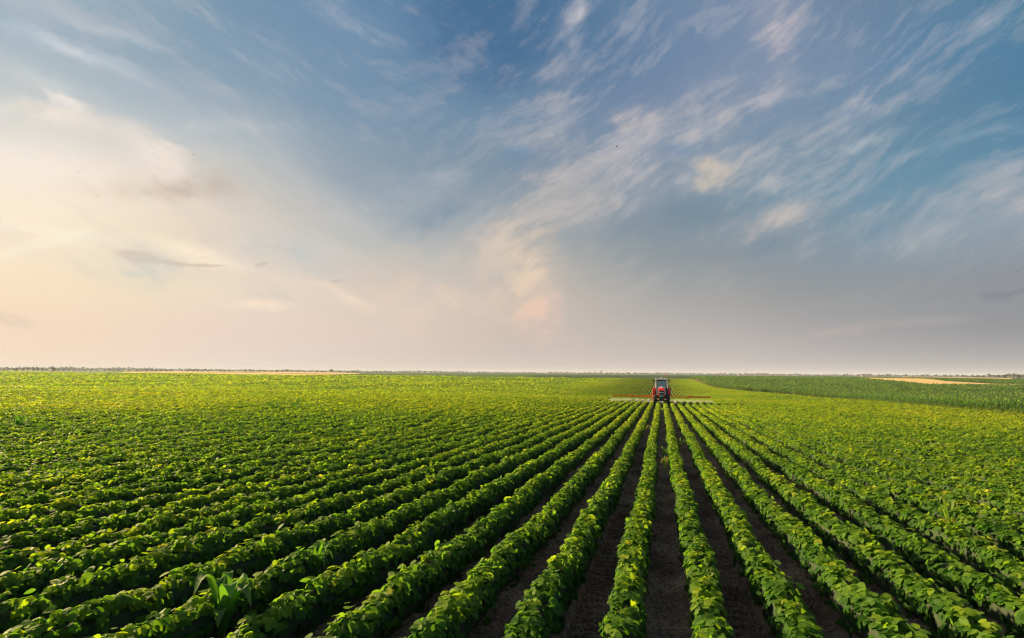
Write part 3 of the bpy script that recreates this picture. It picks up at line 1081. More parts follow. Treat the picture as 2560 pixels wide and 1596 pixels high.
pane('windscreen', [(-.56, 1.10, 1.22), (.56, 1.10, 1.22), (.52, 1.29, 2.84), (-.52, 1.29, 2.84)], cab)
pane('rear_window', [(-.64, 2.95, 1.9), (.64, 2.95, 1.9), (.62, 2.86, 2.86), (-.62, 2.86, 2.86)], cab)
for s in (-1, 1):
    pane('side_window', [(s * .63, 1.16, 1.5), (s * .83, 2.06, 1.95), (s * .73, 2.06, 2.86), (s * .58, 1.34, 2.86)], cab)
    pane('side_window', [(s * .84, 2.15, 1.95), (s * .84, 2.9, 1.95), (s * .72, 2.82, 2.86), (s * .73, 2.15, 2.86)], cab)
    bm = bmesh.new()                                  # pale lower side panels and rear pillars
    x0, x1 = sorted((s * .66, s * .86))
    box(bm, x0, x1, 2.98, 3.06, 1.95, 2.85, .02, taper=((.10, 0, 0, 0) if s < 0 else (0, .10, 0, 0)))
    bm_obj('rear_pillar', bm, CREAM, cab)
    bm = bmesh.new()
    rod(bm, (s * .60, 1.25, 2.72), (s * .90, 1.12, 2.86), .014, 8)
    x0, x1 = sorted((s * .86, s * 1.01))
    box(bm, x0, x1, 1.08, 1.14, 2.62, 2.98, .02)
    bm_obj('wing_mirror', bm, BLACK, tr)
bm = bmesh.new()                                      # cab floor, console and steering wheel
box(bm, -.62, .62, 1.15, 2.95, 1.12, 1.20, .01)
box(bm, -.20, .20, 1.2, 1.42, 1.2, 1.85, .03)
rod(bm, (0, 1.38, 1.85), (0, 1.52, 2.02), .02, 8)
bmesh.ops.create_cone(bm, cap_ends=True, segments=20, radius1=.19, radius2=.19, depth=.03, matrix=Matrix.Translation((0, 1.54, 2.03)) @ Matrix.Rotation(math.radians(-40), 4, 'X'))
bm_obj('dashboard', bm, BLACK, cab)
bm = bmesh.new()
box(bm, -.25, .25, 1.95, 2.42, 1.55, 1.70, .04)
box(bm, -.24, .24, 2.38, 2.50, 1.68, 2.35, .04)
box(bm, -.12, .12, 2.0, 2.35, 1.2, 1.56, .02)
bm_obj('seat', bm, BLACK, cab)
bm = bmesh.new()                                      # beacon on its stalk
rod(bm, (.57, 1.5, 3.06), (.57, 1.5, 3.30), .013, 8)
bm2_ = bm_obj('beacon_stalk', bm, STEEL, tr)
bm = bmesh.new()
rod(bm, (.57, 1.5, 3.30), (.57, 1.5, 3.44), .075, 14, .06)
rod(bm, (.57, 1.5, 3.44), (.57, 1.5, 3.47), .06, 14, .02)
bm_obj('beacon', bm, BEACON, bm2_)
bm = bmesh.new()                                      # exhaust / side lamp cluster, right
rod(bm, (.50, .95, 1.6), (.50, .95, 2.30), .035, 10)
bm_obj('exhaust_pipe', bm, BLACK, tr)
bm = bmesh.new()
rod(bm, (.80, 1.5, 2.0), (.86, 1.46, 2.14), .02, 8)
box(bm, .77, .95, 1.40, 1.50, 2.10, 2.27, .03)
bm_obj('fender_lamp', bm, BLACK, tr)

# driver
def skin_figure(name, pts, edges, radii, mat, parent=None, sub=1):
    me = bpy.data.meshes.new(name)
    me.from_pydata(pts, edges, [])
    o = link(bpy.data.objects.new(name, me), parent)
    me.materials.append(mat)
    md = o.modifiers.new('skin', 'SKIN')
    for i, rr in enumerate(radii):
        me.skin_vertices[0].data[i].radius = rr if isinstance(rr, tuple) else (rr, rr)
    me.skin_vertices[0].data[0].use_root = True
    md.use_smooth_shade = True
    sb = o.modifiers.new('sub', 'SUBSURF'); sb.levels = sub; sb.render_levels = sub + 1
    return o


dz0 = 1.72
P_ = [(0, 2.25, dz0), (0, 2.24, dz0 + .22), (0, 2.22, dz0 + .42), (0, 2.20, dz0 + .54), (0, 2.18, dz0 + .62), (0, 2.15, dz0 + .71), (0, 2.155, dz0 + .80),
      (.19, 2.2, dz0 + .47), (.27, 2.05, dz0 + .24), (.15, 1.78, dz0 + .30), (.13, 1.70, dz0 + .31),
      (-.19, 2.2, dz0 + .47), (-.27, 2.05, dz0 + .24), (-.15, 1.78, dz0 + .30), (-.13, 1.70, dz0 + .31),
      (.10, 2.2, dz0 - .01), (.14, 1.80, dz0 + .03), (.14, 1.72, dz0 - .40), (.14, 1.60, dz0 - .46),
      (-.10, 2.2, dz0 - .01), (-.14, 1.80, dz0 + .03), (-.14, 1.72, dz0 - .40), (-.14, 1.60, dz0 - .46),
      (.10, 1.64, dz0 + .33), (.13, 1.63, dz0 + .32), (.16, 1.645, dz0 + .31), (-.10, 1.64, dz0 + .33), (-.13, 1.63, dz0 + .32), (-.16, 1.645, dz0 + .31)]
E_ = [(0, 1), (1, 2), (2, 3), (3, 4), (4, 5), (5, 6), (2, 7), (7, 8), (8, 9), (9, 10), (2, 11), (11, 12), (12, 13), (13, 14),
      (0, 15), (15, 16), (16, 17), (17, 18), (0, 19), (19, 20), (20, 21), (21, 22), (10, 23), (10, 24), (10, 25), (14, 26), (14, 27), (14, 28)]
R_ = [(.15, .11), (.13, .10), (.16, .10), .055, .06, (.082, .10), (.070, .085), .06, .045, .032, .034, .06, .045, .032, .034,
      .085, .065, .045, .04, .085, .065, .045, .04, .011, .011, .011, .011, .011, .011]
pe = skin_figure('person', P_, E_, R_, SKIN)
pe.location = tr.location
pe.rotation_euler = tr.rotation_euler
pe.scale = tr.scale
tag(pe, 'driver in a dark shirt sitting at the steering wheel inside the cab', 'person')
cl = skin_figure('shirt', [P_[i] for i in (0, 1, 2, 7, 8, 9, 11, 12, 13)], [(0, 1), (1, 2), (2, 3), (3, 4), (4, 5), (2, 6), (6, 7), (7, 8)],
                 [(.165, .125), (.15, .115), (.175, .115), .075, .06, .045, .075, .06, .045], CLOTH, pe)
tz = skin_figure('trousers', [P_[i] for i in (0, 15, 16, 17, 19, 20, 21)], [(0, 1), (1, 2), (2, 3), (0, 4), (4, 5), (5, 6)],
                 [(.16, .12), .098, .078, .058, .098, .078, .058], plain('dark_trousers', (.03, .035, .06), .9), pe)
bm = bmesh.new()
bmesh.ops.create_icosphere(bm, subdivisions=2, radius=.10, matrix=Matrix.Translation((0, 2.185, dz0 + .775)) @ Matrix.Diagonal((.92, 1.05, .95, 1)))
for v in list(bm.verts):
    if v.co.z < dz0 + .74 and v.co.y < 2.20: v.co.y = 2.20
bm_obj('hair', bm, HAIR, pe, smooth=True)
bm = bmesh.new()
for s in (-1, 1):
    bmesh.ops.create_icosphere(bm, subdivisions=1, radius=.011, matrix=Matrix.Translation((s * .032, 2.058, dz0 + .735)))
bm_obj('eye', bm, HAIR, pe)
bm = bmesh.new()
bmesh.ops.create_cone(bm, cap_ends=True, segments=8, radius1=.016, radius2=.006, depth=.05, matrix=Matrix.Translation((0, 2.048, dz0 + .712)) @ Matrix.Rotation(math.radians(18), 4, 'X'))
bm_obj('nose', bm, SKIN, pe)

# ------------------------------------------------------------------ sprayer behind the tractor
SY = 67.5
sp = empty('field_sprayer', (-.14, SY, float(H(0, SY))))
tag(sp, 'mounted sprayer behind the tractor with a long orange-red boom on both sides', 'sprayer')
bm = bmesh.new()
prism(bm, [(-1.35, .95), (-1.45, 1.25), (-1.42, 1.95), (-1.2, 2.2), (-.45, 2.2), (-.3, 1.9), (-.3, 1.0), (-.5, .85), (-1.2, .85)], -.72, .72, .07)
bm_obj('tank', bm, WHITE, sp, smooth=False)
bm = bmesh.new()
prism(bm, [(-1.35, 1.35), (-1.4, 1.5), (-1.35, 1.85), (-1.2, 1.95), (-.9, 1.95), (-.78, 1.8), (-.78, 1.4), (-.9, 1.3), (-1.2, 1.3)], .98, 1.27, .04)
bm_obj('rinse_tank', bm, WHITE, sp)
bm = bmesh.new()
rod(bm, (-.95, -.2, .55), (-.95, -.2, 1.5), .035)
rod(bm, (.95, -.2, .55), (.95, -.2, 1.5), .035)
for z in (.62, 1.0, 1.45):
    rod(bm, (-.95, -.2, z), (.95, -.2, z), .03)
rod(bm, (-.5, -.2, .62), (-.35, -2.1, .75), .04); rod(bm, (.5, -.2, .62), (.35, -2.1, .75), .04)
rod(bm, (0.4, -.9, 1.55), (1.1, -.9, 1.6), .03)
bm_obj('frame', bm, ORANGE, sp)
BZ = 1.05
for s in (-1, 1):
    for (a, b, lo, hi) in ((.95, 3.45, BZ - .085, BZ + .085), (3.45, 5.92, BZ - .075, BZ + .055)):
        bm = bmesh.new()
        box(bm, *sorted((s * a, s * b)), -.035, .035, lo - .04, lo + .04, .006)
        box(bm, *sorted((s * a, s * b)), -.03, .03, hi - .03, hi + .03, .006)
        n_ = 9
        for i in range(n_):
            x0 = a + (b - a) * i / n_; x1 = a + (b - a) * (i + 1) / n_
            z0, z1 = (lo, hi) if i % 2 == 0 else (hi, lo)
            rod(bm, (s * x0, 0, z0), (s * x1, 0, z1), .022, 6)
        sec = bm_obj('boom_section', bm, ORANGE, sp)
        nz = 5
        for i in range(nz):
            xx = s * (a + (b - a) * (i + .5) / nz)
            bm = bmesh.new()
            rod(bm, (xx, .01, lo - .03), (xx, .01, lo - .10), .014, 8)
            rod(bm, (xx, .01, lo - .10), (xx, .01, lo - .14), .024, 8)
            bm_obj('nozzle', bm, BLACK, sec)
    bm = bmesh.new()                                  # folding hinge standing above the boom
    box(bm, *sorted((s * 3.36, s * 3.56)), -.06, .06, BZ - .10, BZ + .14, .012)
    rod(bm, (s * 3.40, 0, BZ + .1), (s * 3.52, 0, BZ + .27), .03, 8)
    bm_obj('boom_hinge', bm, ORANGE, sp)
    bm = bmesh.new()
    box(bm, *sorted((s * 4.85, s * 4.97)), -.05, .05, BZ - .1, BZ + .13, .01)
    bm_obj('boom_bracket', bm, ORANGE, sp)
    bm = bmesh.new()
    rod(bm, (s * .9, 0, 1.42), (s * 2.6, 0, BZ + .1), .012, 6)
    bm_obj('boom_stay', bm, STEEL, sp)

# spray mist falling from the boom
mm_, nt, out = new_mat('spray_mist')
pv = N(nt, 'ShaderNodeVolumePrincipled')
pv.inputs['Color'].default_value = (.97, .98, 1, 1)
pv.inputs['Anisotropy'].default_value = .1
tc = N(nt, 'ShaderNodeTexCoord')
nz_ = N(nt, 'ShaderNodeTexNoise'); nz_.inputs['Scale'].default_value = 1.9; nz_.inputs['Detail'].default_value = 3
nt.links.new(tc.outputs['Object'], nz_.inputs['Vector'])
mr = N(nt, 'ShaderNodeMapRange'); mr.inputs['From Min'].default_value = .3; mr.inputs['From Max'].default_value = .7
mr.inputs['To Min'].default_value = .03; mr.inputs['To Max'].default_value = .65
nt.links.new(nz_.outputs['Fac'], mr.inputs['Value'])
nt.links.new(mr.outputs['Result'], pv.inputs['Density'])
nt.links.new(pv.outputs['Volume'], out.inputs['Volume'])
r = np.random.default_rng(77)
xs_ = np.linspace(-6.5, 6.45, 110)
prof_m = []
for i, xx in enumerate(xs_):
    fan = .5 + .5 * math.cos((xx + .25) / .5 * 2 * math.pi)
    edge = min(1, (xx + 6.65) / .6, (6.6 - xx) / .9)
    top = (.74 + .05 * fan) * (.55 + .45 * edge)
    th_ = (.30 + .14 * r.random()) * (.4 + .6 * edge)
    row = [(-.10, top), (-th_, .48 + .08 * r.random()), (-th_ * 2.0, .12), (th_ * 2.6, .10), (th_ * 1.7, .5 + .1 * r.random()), (.12, top)]
    prof_m.append([(xx, a, b) for a, b in row])
bm = bmesh.new()
rings = [[bm.verts.new(p) for p in rw] for rw in prof_m]
for a, b in zip(rings[:-1], rings[1:]):
    for i in range(6):
        bm.faces.new([a[i], a[(i + 1) % 6], b[(i + 1) % 6], b[i]])
bm.faces.new(rings[0][::-1]); bm.faces.new(rings[-1])
mist = bm_obj('spray_mist', bm, mm_)
mist.location = (-.14, SY + .05, float(H(0, SY)))
tag(mist, 'white spray mist drifting down under the sprayer boom', 'mist', kind='stuff')

# ------------------------------------------------------------------ horizon trees and buildings
HOUSES = [
    (-3.45, 2400, 16, 6, 'pinkish white house on the horizon between church and tractor'),
    (8.81, 2400, 22, 5, 'long pinkish village house, leftmost of the village right of the tractor'),
    (9.65, 2500, 26, 7, 'large white-walled house in the middle of the village'),
    (10.19, 2450, 16, 6, 'pale house right of the large white-walled one in the village'),
    (7.7, 2450, 14, 5, 'small pale house at the left end of the village'),
    (5.81, 2600, 14, 5, 'faint small house between the tractor and the village'),
    (18.21, 2300, 16, 5, 'small pale house among hazy trees on the right horizon'),
]
CHURCH = (-6.33, 3000)
MASTS = [
    (-59.64, 1500, 9.4, 'leftmost thin mast rising behind the long hedge'),
    (-52.82, 1500, 11.3, 'thin leaning mast left of the golden strip'),
    (-44.87, 1500, 12.4, 'thin mast above the middle of the golden strip'),
    (-48.56, 1700, 7.9, 'faint short mast between the two taller ones'),
]
TREES = [  # shape, label, category, group, distance, [(azimuth, height, width), ...]
    ('bush', 'dark bush in the long hedge along the far left edge of the field', 'bush', 'bushes of the long far left hedge', 900, [(-61.26, 3.7, 9.0), (-61.03, 3.5, 8.0), (-60.8, 3.5, 7.5), (-60.57, 3.8, 8.1), (-60.27, 4.3, 9.1), (-60.02, 4.3, 8.1), (-59.69, 5.1, 10.2), (-59.4, 4.9, 8.7), (-59.09, 4.6, 8.3), (-58.83, 4.9, 9.3), (-58.53, 4.9, 8.3), (-58.31, 4.2, 7.3)]),
    ('bush', 'low dark bush in the hedge just right of the lone big bush', 'bush', 'bushes right of the lone big bush', 930, [(-57.54, 3.6, 8.7), (-57.23, 3.8, 9.9), (-56.9, 3.9, 9.9), (-56.56, 4.2, 10.0), (-56.19, 3.1, 8.9), (-55.82, 3.4, 9.0), (-55.39, 3.4, 9.0), (-55.01, 2.8, 7.9)]),
    ('bush', 'small dark bush in the short hedge left of the pale golden strip', 'bush', 'short hedge left of the wheat strip', 980, [(-54.44, 3.3, 8.4), (-54.19, 4.2, 8.5), (-53.88, 3.3, 8.5), (-53.6, 4.0, 8.5), (-53.28, 3.4, 7.3)]),
    ('bush', 'dark bush in the longest clump above the left end of the golden strip', 'bush', 'bushes above the left end of the golden strip', 1000, [(-52.8, 2.8, 6.3), (-52.24, 3.8, 7.6), (-51.95, 4.1, 8.9), (-51.53, 4.5, 10.2), (-51.17, 4.5, 10.3), (-50.81, 4.5, 10.3), (-50.44, 4.5, 10.3), (-50.07, 4.5, 10.4), (-49.67, 4.2, 9.1)]),
    ('bush', 'small bush in the low clump left of the middle of the golden strip', 'bush', 'low clump above the golden strip', 1000, [(-48.43, 3.3, 7.9), (-47.92, 4.7, 9.3), (-47.56, 4.3, 9.3), (-47.13, 3.7, 9.4), (-46.67, 3.4, 8.1)]),
    ('bush', 'dark bush in the two little clumps above the middle of the golden strip', 'bush', 'little clumps above the golden strip', 1000, [(-45.62, 3.7, 8.2), (-45.32, 4.4, 8.2), (-44.97, 3.1, 6.9), (-44.63, 3.1, 6.9)]),
    ('bush', 'dark bush in the line of clumps above the right half of the golden strip', 'bush', 'tree line above the right half of the golden strip', 1050, [(-43.51, 4.0, 8.8), (-43.12, 5.5, 10.2), (-42.79, 4.0, 8.8), (-42.33, 4.1, 10.3), (-41.85, 4.4, 10.4), (-41.34, 3.3, 8.9), (-40.68, 4.9, 9.7), (-40.23, 3.4, 9.0), (-39.33, 3.4, 9.1), (-38.72, 3.4, 9.1), (-38.1, 3.4, 9.1), (-37.56, 3.1, 9.2), (-36.97, 3.1, 9.2), (-36.38, 3.5, 9.2), (-36.07, 3.9, 9.3)]),
    ('bush', 'low bush in the broken line beyond the right end of the golden strip', 'bush', 'broken line beyond the golden strip', 1150, [(-33.82, 3.9, 10.3), (-33.33, 3.9, 10.3), (-32.83, 4.3, 10.3), (-31.76, 3.5, 8.7), (-31.34, 3.0, 8.7)]),
    ('bush', 'low dark hedge bush on the horizon in the centre of the picture', 'bush', 'low central hedge on the horizon', 1500, [(-14.6, 4.7, 10.5), (-14.29, 5.2, 10.5), (-13.97, 5.2, 10.5), (-13.62, 4.9, 10.5)]),
    ('round', 'small hazy tree in the line left of the church tower', 'tree', 'hazy trees left of the church tower', 2300, [(-8.73, 7.5, 17.8), (-8.21, 8.2, 17.8), (-6.98, 9.8, 16.0), (-7.64, 7.1, 16.0)]),
    ('round', 'blue hazy tree on the horizon between the church tower and the tractor', 'tree', 'hazy trees between church and tractor', 2500, [(-5.68, 9.2, 23.0), (-5.16, 10.0, 26.8), (-4.56, 9.9, 26.8), (-3.96, 8.8, 22.9), (-2.69, 9.5, 22.8), (-2.05, 9.5, 22.7), (-1.42, 9.4, 22.7), (-0.76, 8.7, 22.6)]),
    ('round', 'blue hazy tree among the village houses right of the tractor', 'tree', 'hazy trees round the village', 2500, [(4.84, 8.2, 20.0), (5.81, 8.1, 21.7), (6.95, 9.0, 17.9), (7.7, 8.9, 17.8), (8.26, 12.4, 14.2), (9.36, 11.4, 17.6), (9.98, 12.3, 14.0), (11.15, 9.5, 17.3), (11.68, 9.0, 17.2), (12.2, 7.9, 17.2)]),
    ('round', 'blue hazy tree on the right horizon left of the golden wheat patch', 'tree', 'hazy trees left of the right wheat patch', 2200, [(13.06, 7.8, 15.0), (13.73, 6.8, 14.9), (14.56, 7.1, 14.8), (15.38, 6.4, 14.6), (16.66, 6.9, 14.4), (17.75, 8.5, 17.1), (18.06, 8.5, 17.0), (18.63, 10.6, 16.9)]),
    ('round', 'blue hazy tree on the horizon above the golden wheat patch', 'tree', 'hazy trees above the right wheat patch', 2000, [(19.32, 7.6, 15.2), (19.61, 7.6, 12.7), (19.96, 8.8, 16.4), (21.28, 9.9, 12.4), (23.33, 8.4, 12.0), (23.86, 7.8, 13.1), (24.25, 8.9, 10.7), (24.66, 8.3, 13.0), (25.01, 7.6, 16.4), (25.24, 6.4, 14.0)]),
    ('round', 'tree in the bluish wood rising at the right edge of the horizon', 'tree', 'wood at the right edge of the horizon', 1300, [(25.64, 4.5, 13.6), (25.98, 4.9, 13.5), (26.32, 5.2, 13.5), (26.95, 5.5, 13.3), (27.25, 5.9, 13.2), (27.51, 6.6, 13.2), (27.84, 7.7, 14.6), (28.11, 8.3, 16.0), (28.38, 7.9, 15.9), (28.66, 7.2, 15.8)]),
]
LONE = [  # shape, label, category, distance, azimuth, height, width, with parts
    ('round', 'far lone tree standing out of the tree line, first of three knobs on the horizon', 'tree', 1050, -39.78, 6.0, 6.8, 0),
    ('round', 'broad dark tree clump, the largest above the right end of the golden strip', 'tree', 1050, -35.51, 7.0, 13.2, 0),
    ('bush', 'small rounded bush right of the broad tree clump above the golden strip', 'bush', 1050, -34.67, 5.4, 7.8, 0),
    ('round', 'small dark lone tree on the horizon past the end of the golden strip', 'tree', 1300, -30.92, 5.1, 6.9, 0),
    ('round', 'tiny dark tree, left one of two near the left centre of the horizon', 'tree', 1600, -26.49, 6.8, 6.2, 0),
    ('round', 'tiny dark tree, right one of two near the left centre of the horizon', 'tree', 1600, -25.79, 6.4, 6.2, 0),
    ('round', 'tiny tree on the horizon nearest left of the pair in the centre', 'tree', 1600, -24.04, 5.4, 5.0, 0),
    ('poplar', 'tiny pointed tree on the horizon in the left centre', 'tree', 1600, -23.78, 6.7, 3.7, 0),
    ('bush', 'dark bush on the horizon midway between centre and church tower', 'bush', 1500, -10.5, 5.1, 7.0, 0),
    ('bush', 'dark round bush close to the left of the tractor on the horizon', 'bush', 1100, -0.34, 3.8, 5.8, 0),
    ('bush', 'small dark bush in front of the pinkish house left of the tractor', 'bush', 1200, -3.53, 3.8, 5.5, 0),
    ('bush', 'small dark bush right of the tractor beacon on the horizon', 'bush', 1100, 1.74, 3.6, 6.5, 0),
    ('bush', 'dark bush beside the village on the right horizon', 'bush', 1000, 10.73, 3.6, 5.6, 0),
    ('bush', 'dark bush just above the left part of the golden wheat patch', 'bush', 900, 21.73, 3.1, 5.0, 0),
    ('poplar', 'thin tall poplar above the golden wheat patch', 'poplar tree', 1800, 22.66, 8.7, 3.3, 0),
    ('round', 'hazy round tree left of the thin poplar on the right', 'tree', 1700, 22.41, 6.7, 8.3, 0),
    ('round', 'tall knob-headed tree rising above the right horizon', 'tree', 1300, 26.64, 8.2, 8.9, 1),
    ('round', 'dark lone tree in front of the wood at the right edge', 'tree', 800, 27.65, 4.9, 7.2, 1),
    ('bush', 'dark bush nearest the right edge in front of the wood', 'bush', 800, 28.41, 3.1, 7.1, 1),
    ('bush', 'big lone sunlit bush standing in front of the left hedge', 'bush', 700, -57.91, 5.5, 8.6, 1),
]
for kind, lab, cat, grp, d, items in TREES:
    for (a, h, wd_) in items:
        plant(kind, a, d * random.uniform(.97, 1.03), h * random.uniform(.92, 1.08), wd_, lab, cat, grp)
for i, (kind, lab, cat, d, a, h, wd_, pt) in enumerate(LONE):
    plant(kind, a, d, h, wd_, lab, cat, None, bool(pt), i)

# far wooded skyline, one hazy mass
hp = Heap()
r = np.random.default_rng(3)
n = 15000
a = np.radians(r.uniform(-66, 36, n)); d = r.uniform(3300, 4300, n)
prof_t = 5.5 + 9 * vnoise(np.degrees(a) * 1.3 + 300, a * 0 + 3.5, 31) + 7 * vnoise(np.degrees(a) * 5 + 300, a * 0 + 8.5, 32)
prof_t = prof_t + 6 * np.exp(-((np.degrees(a) + 57) / 2.2) ** 2) + 5 * np.exp(-((np.degrees(a) + 52.5) / 2.5) ** 2)
X = d * np.sin(a); Y = d * np.cos(a)
z = H(X, Y) + r.random(n) ** .8 * np.maximum(.5, prof_t)
V = place(KITE_V, np.stack([X, Y, z], 1), norm(r.normal(size=(n, 3))), norm(r.normal(size=(n, 3))), r.uniform(7, 13, n))
hp.add(V, [tile(KITE_4, n, 4)], np.repeat(r.random(n) * .6 + .1, 4))
o = link(bpy.data.objects.new('treeline', hp.mesh('treeline', [M_TREE])))
tag(o, 'pale bluish band of far woods along the whole horizon', 'trees', kind='stuff')

# village houses, church and masts
M_PLASTER = plain('pale_plaster', (.62, .52, .46), .8)
M_TILE = plain('red_roof_tiles', (.34, .14, .09), .8)
M_STONE = plain('church_stone', (.40, .33, .29), .85)
M_DARK = plain('dark_window', (.04, .045, .05), .3)


def house(az, d, wid, dep, h, rz, lab):
    x, y, z = spot(az, d)
    e = empty('house', (x, y, z), rz)
    bm = bmesh.new(); box(bm, -wid / 2, wid / 2, -dep / 2, dep / 2, -.5, h)
    wall = bm_obj('wall', bm, M_PLASTER, e)
    bm = bmesh.new()
    prism(bm, [(-dep / 2 - .5, h + .003), (0, h + dep * .42), (dep / 2 + .5, h + .003)], -wid / 2 - .4, wid / 2 + .4)
    rf = bm_obj('roof', bm, M_TILE, e)
    bm = bmesh.new(); box(bm, wid * .2, wid * .2 + .9, -.4, .5, h + dep * .2, h + dep * .55)
    bm_obj('chimney', bm, M_PLASTER, rf)
    for q in (-.3, 0, .3):
        bm = bmesh.new(); box(bm, wid * q - .6, wid * q + .6, -dep / 2 - .04, -dep / 2 + .05, 1.0, 2.4)
        bm_obj('window', bm, M_DARK, e)
    tag(e, lab, 'house', 'village houses on the horizon')


for (a, d, wd_, h, lab) in HOUSES:
    house(a, d, wd_, 9, h, random.uniform(-.3, .3), lab)

x, y, z = spot(CHURCH[0], CHURCH[1])
e = empty('church', (x, y, z))
bm = bmesh.new(); box(bm, -4, 4, -4, 4, -1, 17)
bm_obj('tower', bm, M_STONE, e)
bm = bmesh.new(); box(bm, -3, 3, -3, 3, 17.003, 19.5); rod(bm, (0, 0, 19.5), (0, 0, 27), 3.2, 8, .2); rod(bm, (0, 0, 27), (0, 0, 29), .2, 6)
bm_obj('spire', bm, M_STONE, e)
bm = bmesh.new(); box(bm, -5, 5, 4.003, 26, -1, 9); prism(bm, [(4.003, 9.003), (4.003, 9.01), (26, 9.01), (26, 9.003)], -5, 5)
bm_obj('nave', bm, M_PLASTER, e)
bm = bmesh.new()
vs = [bm.verts.new(p) for p in ((-5.4, 4.01, 9.02), (5.4, 4.01, 9.02), (0, 4.01, 14), (-5.4, 26.4, 9.02), (5.4, 26.4, 9.02), (0, 26.4, 14))]
for fidx in ((0, 1, 2), (3, 5, 4), (0, 3, 4, 1), (1, 4, 5, 2), (2, 5, 3, 0)): bm.faces.new([vs[q] for q in fidx])
bm_obj('roof', bm, M_TILE, e)
tag(e, 'pale church with a pointed tower on the horizon left of the tractor', 'church')

for (a, d, h, lab) in MASTS:
    x, y, z = spot(a, d)
    bm = bmesh.new()
    for q in range(3):
        t0 = 2.094 * q
        rod(bm, (.9 * math.cos(t0), .9 * math.sin(t0), -.5), (.12 * math.cos(t0), .12 * math.sin(t0), h), .09, 6, .05)
    for i in range(14):
        f0 = i / 14; f1 = (i + 1) / 14
        for q in range(3):
            t0 = 2.094 * q; t1 = 2.094 * (q + 1)
            r0_, r1_ = .9 - .78 * f0, .9 - .78 * f1
            rod(bm, (r0_ * math.cos(t0), r0_ * math.sin(t0), h * f0), (r1_ * math.cos(t1), r1_ * math.sin(t1), h * f1), .04, 4)
    o = bm_obj('radio_mast', bm, STEEL)
    o.location = (x, y, z)
    tag(o, lab, 'mast', 'thin masts on the left horizon')

# ------------------------------------------------------------------ birds
def bird(x, y, z, rz, lab, s=1.0):
    bm = bmesh.new()
    bmesh.ops.create_uvsphere(bm, u_segments=10, v_segments=6, radius=.035, matrix=Matrix.Diagonal((1, 2.6, 1, 1)))
    e = bm_obj('bird', bm, BIRD, smooth=True)
    e.location = (x, y, z); e.rotation_euler = (0, 0, rz); e.scale = (s, s, s)
    for q in (-1, 1):
        bm = bmesh.new()
        P = [(q * .02, .05, .01), (q * .15, .02, .06), (q * .28, -.07, .03), (q * .14, -.04, .055), (q * .02, -.05, .01)]
        A = [bm.verts.new(p) for p in P]; B = [bm.verts.new((p[0], p[1], p[2] - .006)) for p in P]
        bm.faces.new(A); bm.faces.new(B[::-1])
        for i in range(5):
            bm.faces.new([A[i], B[i], B[(i + 1) % 5], A[(i + 1) % 5]])
        bm_obj('wing', bm, BIRD, e)
    tag(e, lab, 'bird', 'small birds in the sky')
    return e


BIRD = plain('dark_feathers', (.03, .03, .03), .7)
bird(-42.68, 36.78, 23.22, 0.0, 'bird high in the pale cream sky, upper one of the left pair', 0.5)
bird(-43.09, 37.31, 21.32, 0.0, 'bird below the other of the left pair near the grey cloud streak', 0.6)
bird(-3.08, 40.90, 21.09, 1.8, 'largest dark bird right of centre in the blue sky', 0.8)
bird(-48.51, 30.84, 19.76, 0.0, 'bird farthest to the left in the cream sky', 0.5)
bird(-48.13, 32.28, 18.12, 4.5, 'lowest bird of those in the cream sky on the left', 0.5)
bird(28.63, 51.99, 11.37, 0.9, 'lone bird near the right edge above the grey haze', 0.5)

# ------------------------------------------------------------------ haze
mh, nt, out = new_mat('haze')
pv = N(nt, 'ShaderNodeVolumePrincipled')
pv.inputs['Color'].default_value = (.78, .84, 1.0, 1)
pv.inputs['Density'].default_value = HAZE
pv.inputs['Anisotropy'].default_value = .0
nt.links.new(pv.outputs['Volume'], out.inputs['Volume'])
bm = bmesh.new()
box(bm, -14500, 14500, -200, 14500, -6.5, 62)
hz = bm_obj('haze', bm, mh)
tag(hz, 'thin pale air that fades the far trees towards blue', 'haze', kind='stuff')

